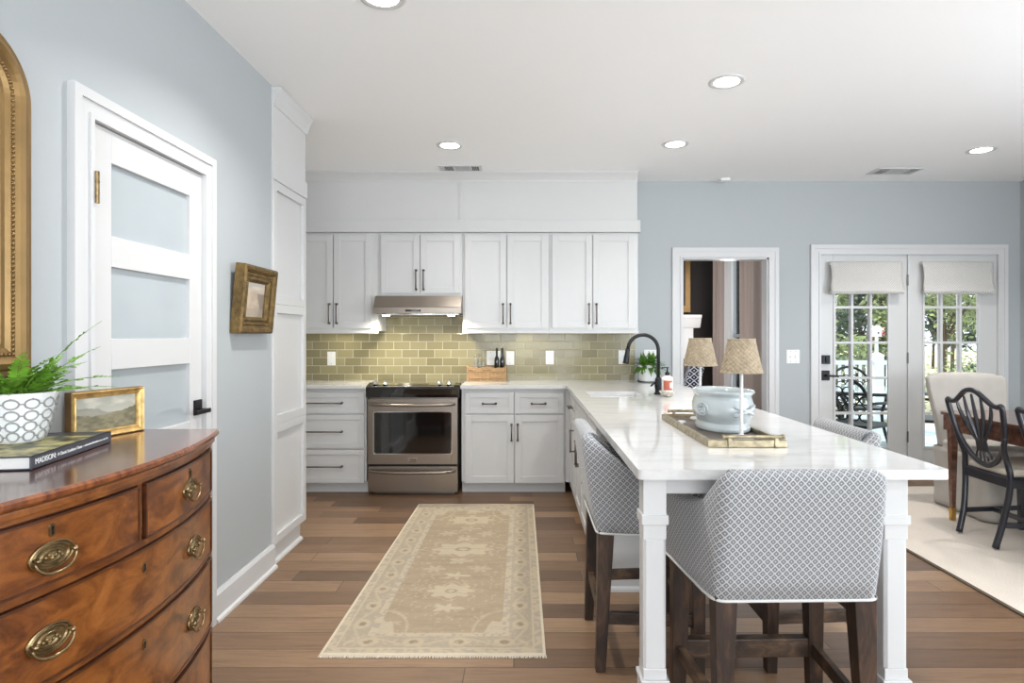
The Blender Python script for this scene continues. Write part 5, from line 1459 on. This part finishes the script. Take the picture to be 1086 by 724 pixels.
# ------------------------------------------------------------ far room seen through the cased opening
b = MB(); b.box(.4, 2.62, BY+.12, 8.12, -.1, -.001); struct('floor_far_room', b, floor_m)
b = MB(); b.box(.4, 2.62, 8.0, 8.12, 0, CEIL); b.box(.4, .5, BY+.12, 8.0, 0, CEIL); struct('wall_far_room', b, darkroom)
b = MB(); b.box(2.5, 2.62, BY+.12, 6.75, 0, CEIL); b.box(2.5, 2.62, 7.42, 8.0, 0, CEIL); b.box(2.5, 2.62, 6.75, 7.42, 0, .35); b.box(2.5, 2.62, 6.75, 7.42, 2.25, CEIL); struct('wall_far_room_right', b, darkroom)
b = MB(); b.box(.4, 2.62, BY+.12, 8.12, CEIL, CEIL+.1); struct('ceiling_far_room', b, ceil_m)
t = thing('window_1', (2.5, 7.08, .35), 'white framed window of the dark far room between the curtains', 'window', kind='structure')
b = MB(); b.box(2.475, 2.5, 6.67, 6.76, .3, 2.33); b.box(2.475, 2.5, 7.41, 7.50, .3, 2.33); b.box(2.475, 2.5, 6.76, 7.41, 2.24, 2.33); b.box(2.46, 2.5, 6.76, 7.41, .27, .36)
b.box(2.475, 2.62, 6.75, 6.79, .35, 2.25); b.box(2.475, 2.62, 7.38, 7.42, .35, 2.25); b.box(2.53, 2.56, 6.79, 7.38, 1.28, 1.32); b.box(2.53, 2.56, 7.07, 7.10, .35, 2.25)
part('window_frame', b, trimw, t)
b = MB(); b.box(2.543, 2.547, 6.79, 7.38, .35, 2.25); part('glass_pane', b, glass, t)
def curtain(y0, y1, mat, label, ph=0):
    t = thing('curtain', (2.40, (y0+y1)/2, 0), label, 'curtain', 'curtains in the far room')
    b = MB(); b.grid(lambda u, v: (2.405+.035*math.sin(u*(y1-y0)*52+ph)+.01*math.sin(u*31+v*2), y0+(y1-y0)*u, .02+2.38*v), int((y1-y0)*130), 8); part('drape', b, mat, t, smooth=True, solid=.003)
curtain(7.34, 7.70, curtainm, 'blush curtain left of the far room window, seen through the cased opening')
curtain(7.16, 7.32, sheer, 'narrow white sheer hanging beside the blush curtain in the far room')
curtain(6.30, 6.80, curtainm, 'blush curtain right of the far room window, nearer the opening', 1)
t = thing('fireplace_mantel', (1.6, 7.85, 0), 'white fireplace mantel in the far room, seen at the left of the opening', 'fireplace')
b = MB(); b.box(1.02, 2.13, 7.72, 7.99, 0, 1.40); part('surround', b, white, t, bevel=.003)
b = MB(); b.prism([(7.99, 1.56), (7.62, 1.56), (7.62, 1.525), (7.64, 1.52), (7.68, 1.44), (7.70, 1.40), (7.99, 1.40)], .96, 2.21, 'x'); part('mantel_shelf', b, white, t)
t = thing('large_framed_picture', (1.6, 7.97, 1.58), 'dark picture in a wide gold frame above the far mantel', 'picture')
b = MB(); b.prism([(1.02, 1.60), (2.16, 1.60), (2.16, 2.6), (1.02, 2.6)], 7.95, 7.99, 'y'); part('frame', b, gold, t, bevel=.006)
b = MB(); b.box(1.12, 2.09, 7.945, 7.952, 1.69, 2.5); part('canvas', b, plain('dark oil canvas', (58, 46, 42), .5, var=(6, .3)), t)
# patterned armchair
t = thing('armchair', (1.83, 6.9, 0), 'taupe armchair in the far room draped with a navy and white patterned pillow', 'armchair')
b = MB(); b.box(1.52, 1.80, 6.55, 7.2, .08, .42); b.prism([(1.48, .08), (1.66, .08), (1.80, 1.02), (1.72, 1.06), (1.62, 1.02)], 6.5, 7.25, 'y'); part('frame', b, taupe, t, bevel=.02)
b = MB(); b.prism([(1.50, .08), (2.2, .08), (2.2, .655), (1.66, .655)], 6.24, 6.50, 'y'); part('arm', b, taupe, t, bevel=.02)
t = thing('throw_pillow', (1.74, 6.35, .70), 'navy and white chain-pattern pillow on the far armchair', 'pillow')
b = MB(); b.prism([(1.62, .72), (1.79, .70), (1.86, 1.0), (1.72, 1.03)], 6.28, 6.41, 'y'); part('cushion', b, navylat, t, bevel=.03, bseg=3, uv=True)
b = MB(); b.prism([(1.73, 1.032), (1.86, 1.004), (1.87, 1.018), (1.74, 1.046)], 6.29, 6.40, 'y'); part('edge', b, plastic, t)

# ------------------------------------------------------------ outside
b = MB(); b.box(2.63, 30, BY+.12, 9.3, -.16, -.04); o = struct('floor_deck', b, deckm)
b = MB(); b.box(-25, 50, 9.3, 70, -.9, -.5); o = struct('ground_lawn', b, lawn)
# railing
t = thing('white_railing', (4.6, 9.1, -.04), 'white picket deck railing outside the left french door', 'railing')
ry = 9.1
def rl(px, py): return ((px-556)/650*ry, 1.31-(py-355)/650*ry)
rx0, rx1 = 2.9, 5.55
b = MB(); b.box(rx0, rx1, ry-.03, ry+.03, .87, .93); b.box(rx0, rx1, ry-.02, ry+.02, .06, .11); part('rail', b, vinyl, t)
for k in range(26):
    x = rx0+.05+k*.102; b = MB(); b.box(x-.017, x+.017, ry-.014, ry+.014, .11, .87); part('picket', b, vinyl, t)
for x in (2.9, 5.24):
    b = MB(); b.box(x-.065, x+.065, ry-.065, ry+.065, -.04, 1.0); p_ = part('post', b, vinyl, t)
    b = MB(); b.hexa([(x-.08, ry-.08, 1.0), (x+.08, ry-.08, 1.0), (x+.08, ry+.08, 1.0), (x-.08, ry+.08, 1.0), (x-.02, ry-.02, 1.05), (x+.02, ry-.02, 1.05), (x+.02, ry+.02, 1.05), (x-.02, ry+.02, 1.05)]); part('post_cap', b, vinyl, p_)
# patio chairs
def patio_chair(x, y, rz, label):
    t = thing('patio_chair', (x, y, -.04), label, 'patio chair', 'black metal patio chairs', rz=rz)
    b = MB(); arc = [(-.26, 0, .42), (-.27, -.03, .62), (-.22, -.06, .80), (-.12, -.08, .89), (0, -.085, .92), (.12, -.08, .89), (.22, -.06, .80), (.27, -.03, .62), (.26, 0, .42)]
    b.tube(spline(arc, 5), .017, 8); part('back_frame', b, black, t, local=True, smooth=True)
    b = MB()
    for (cx_, cz) in [(i*.115+(.057 if j % 2 else 0), .52+.085*j) for j in range(4) for i in (-2, -1, 0, 1, 2)]:
        if abs(cx_) < .235 and (cz < .74 or abs(cx_) < .15):
            b.tube([(cx_+.055*math.cos(q), -.045, cz+.042*math.sin(q)) for q in [2*PI*k/12 for k in range(12)]], .008, 5, closed=True)
    part('lattice', b, black, t, local=True, smooth=True)
    b = MB(); b.prism(rounded([(-.26, 0), (.26, 0), (.27, .46), (-.27, .46)], .06, 4), .40, .43, 'z'); part('seat', b, black, t, local=True, bevel=.006)
    for sx in (-1, 1):
        b = MB(); b.tube(spline([(sx*.27, -.02, .66), (sx*.31, .15, .66), (sx*.31, .36, .64), (sx*.30, .44, .55), (sx*.27, .42, .42)], 5), .016, 6); part('arm', b, black, t, local=True, smooth=True)
        b = MB(); b.tube(spline([(sx*.25, .42, .42), (sx*.28, .46, .2), (sx*.27, .45, 0)], 4), .018, 6); part('leg', b, black, t, local=True, smooth=True)
        b = MB(); b.tube(spline([(sx*.25, .02, .42), (sx*.26, -.04, .2), (sx*.27, -.10, 0)], 4), .018, 6); part('leg', b, black, t, local=True, smooth=True)
patio_chair(3.32, 6.35, math.radians(-55), 'black metal patio chair at left, seen through the left french door')
patio_chair(4.35, 8.15, math.radians(178), 'black metal patio chair on the far side of the glass table')
patio_chair(4.65, 6.75, math.radians(60), 'black metal patio chair right of the glass table')
t = thing('patio_table', (4.1, 7.2, -.04), 'round glass-topped black patio table on the deck', 'patio table')
b = MB(); b.lathe([(.001, .70), (.60, .70), (.61, .705), (.60, .712), (.001, .712)], 4.05, 7.25, -.04, 40, cap=False); part('glass_top', b, plain('pale aqua table glass', (196, 218, 220), .1, coat=.5), t, smooth=False)
b = MB(); b.tube([(4.05+.60*math.cos(2*PI*k/40), 7.25+.60*math.sin(2*PI*k/40), .655) for k in range(40)], .018, 8, closed=True); part('rim', b, black, t, smooth=True)
for k in range(4):
    a = 2*PI*k/4+.5; b = MB(); b.tube(spline([(4.05+.5*math.cos(a), 7.25+.5*math.sin(a), .64), (4.05+.3*math.cos(a), 7.25+.3*math.sin(a), .35), (4.05+.45*math.cos(a), 7.25+.45*math.sin(a), -.04)], 5), .02, 6); part('leg', b, black, t, smooth=True)
# vegetation
def tree(x, y, z0, h, r, mat, label, name='tree', n=1500, leaf=.11, trunk=True, cat='tree', seed=0, grp='trees beyond the deck', squash=1.0):
    rnd = random.Random(seed+int(x*10)); t = thing(name, (x, y, z0), label, cat, grp)
    b = MB()
    blobs = [(Vector((x+rnd.uniform(-r, r)*.6, y+rnd.uniform(-r, r)*.5, z0+h*rnd.uniform(.30, .88))), r*rnd.uniform(.35, .62)) for _ in range(9)]
    if not trunk: blobs = [(Vector((x+rnd.uniform(-r, r)*.7, y+rnd.uniform(-r, r)*.4, z0+h*rnd.uniform(.25, .7))), h*rnd.uniform(.3, .42)) for _ in range(10)]
    for k in range(n):
        c, rr2 = blobs[k % len(blobs)]; d = Vector((rnd.gauss(0, 1), rnd.gauss(0, 1), rnd.gauss(0, 1))).normalized()*rr2*rnd.uniform(.6, 1.05)
        p = c+d; u = Vector((rnd.gauss(0, 1), rnd.gauss(0, 1), rnd.gauss(0, 1))).normalized(); v = u.orthogonal().normalized(); s = leaf*rnd.uniform(.6, 1.3)
        b.f([b.v(p), b.v(p+u*s*.5+v*s*.28), b.v(p+u*s), b.v(p+u*s*.5-v*s*.28)])
    part('foliage', b, mat, t)
    if trunk:
        r = min(r, 1.2); b = MB(); b.tube([(x, y, z0), (x+.05, y, z0+h*.3), (x-.03, y+.05, z0+h*.6), (x, y, z0+h*.8)], [r*.06, r*.05, r*.04, r*.02], 8)
        for k in range(5): c, rr2 = blobs[k]; b.tube([(x, y, z0+h*.3), ((x+c.x)/2, (y+c.y)/2, z0+h*.45), c], [r*.03, r*.02, r*.01], 6)
        part('trunk', b, barkm, t, smooth=True)
    return t
G0 = -.5
tree(7.3, 14.5, G0, 3.9, 1.0, treeg, 'bright green tree behind the railing, in the left door panes', n=2600, leaf=.16, seed=1)
tree(9.3, 17.0, G0, 5.0, 1.5, treed, 'dark evergreen tree behind the birdhouse', n=2600, leaf=.18, seed=2)
tree(8.9, 15.2, G0, 4.1, .7, treeg, 'yellow-green tree right of the birdhouse', n=2200, leaf=.16, seed=3)
tree(11.9, 17.4, G0, 5.2, 1.25, treeg, 'airy tree in the upper left of the right door panes', n=1300, leaf=.16, seed=4)
tree(16.4, 23.5, G0, 7.0, 1.7, treed, 'tall tree in the middle of the right door panes', n=1600, leaf=.18, seed=5)
tree(14.9, 18.9, G0, 6.0, 1.1, treed, 'dark tree at the right of the right door panes', n=2400, leaf=.18, seed=6)
tree(12.0, 23.5, G0, 5.6, 1.7, treed, 'distant dark tree between the two door leaves', n=2200, leaf=.2, seed=7)
tree(22, 33, G0, 6.0, 3.4, treed, 'far line of woodland, left clump', name='distant_woodland', n=3200, leaf=.4, seed=8)
tree(31, 34, G0, 6.5, 3.4, treed, 'far line of woodland, right clump', name='distant_woodland', n=3200, leaf=.4, seed=9)
tree(13.5, 33, G0, 6.5, 3.4, treed, 'far line of woodland behind the bright tree', name='distant_woodland', n=3200, leaf=.4, seed=10)
tree(9.75, 13.3, G0, 1.35, .6, treed, 'round green shrub seen above the cream chair', name='shrub', n=2000, leaf=.09, trunk=False, cat='shrub', seed=12, grp='garden shrubs')
tree(8.0, 11.4, G0, 1.5, .35, treeg, 'pale yellow-green shrub by the end of the railing', name='shrub', n=900, leaf=.08, trunk=False, cat='shrub', seed=13, grp='garden shrubs')
t = tree(6.95, 12.9, G0, 1.75, 1.1, treed, 'low dark hedge with a small cluster of pink blossom just beyond the white railing', name='flowering_hedge', n=2200, leaf=.09, trunk=False, cat='hedge', seed=14, grp='garden shrubs')
b = MB(); rnd = random.Random(4)
for k in range(110):
    p = Vector((7.10+rnd.gauss(0, .07), 12.35+rnd.gauss(0, .05), 1.36+rnd.gauss(0, .045))); u = Vector((rnd.gauss(0, 1), rnd.gauss(0, 1), rnd.gauss(0, 1))).normalized(); v = u.orthogonal(); q = .05
    b.f([b.v(p), b.v(p+u*q*.5+v*q*.4), b.v(p+u*q), b.v(p+u*q*.5-v*q*.4)])
part('blossoms', b, pink, t)
t = thing('birdhouse', (6.35, 11.1, G0), 'small white birdhouse on a post seen through the left french door', 'birdhouse')
b = MB(); b.box(6.36, 6.40, 11.08, 11.12, G0, 1.28); part('post', b, vinyl, t)
b = MB(); b.box(6.32, 6.44, 11.04, 11.16, 1.28, 1.40); part('box', b, vinyl, t)
b = MB(); b.prism([(6.29, 1.40), (6.47, 1.40), (6.38, 1.47)], 11.0, 11.2, 'y'); part('roof', b, vinyl, t)
b = MB(); b.tube([(6.38, 11.038, 1.345), (6.38, 11.044, 1.345)], .018, 12); part('entrance', b, slot, t)
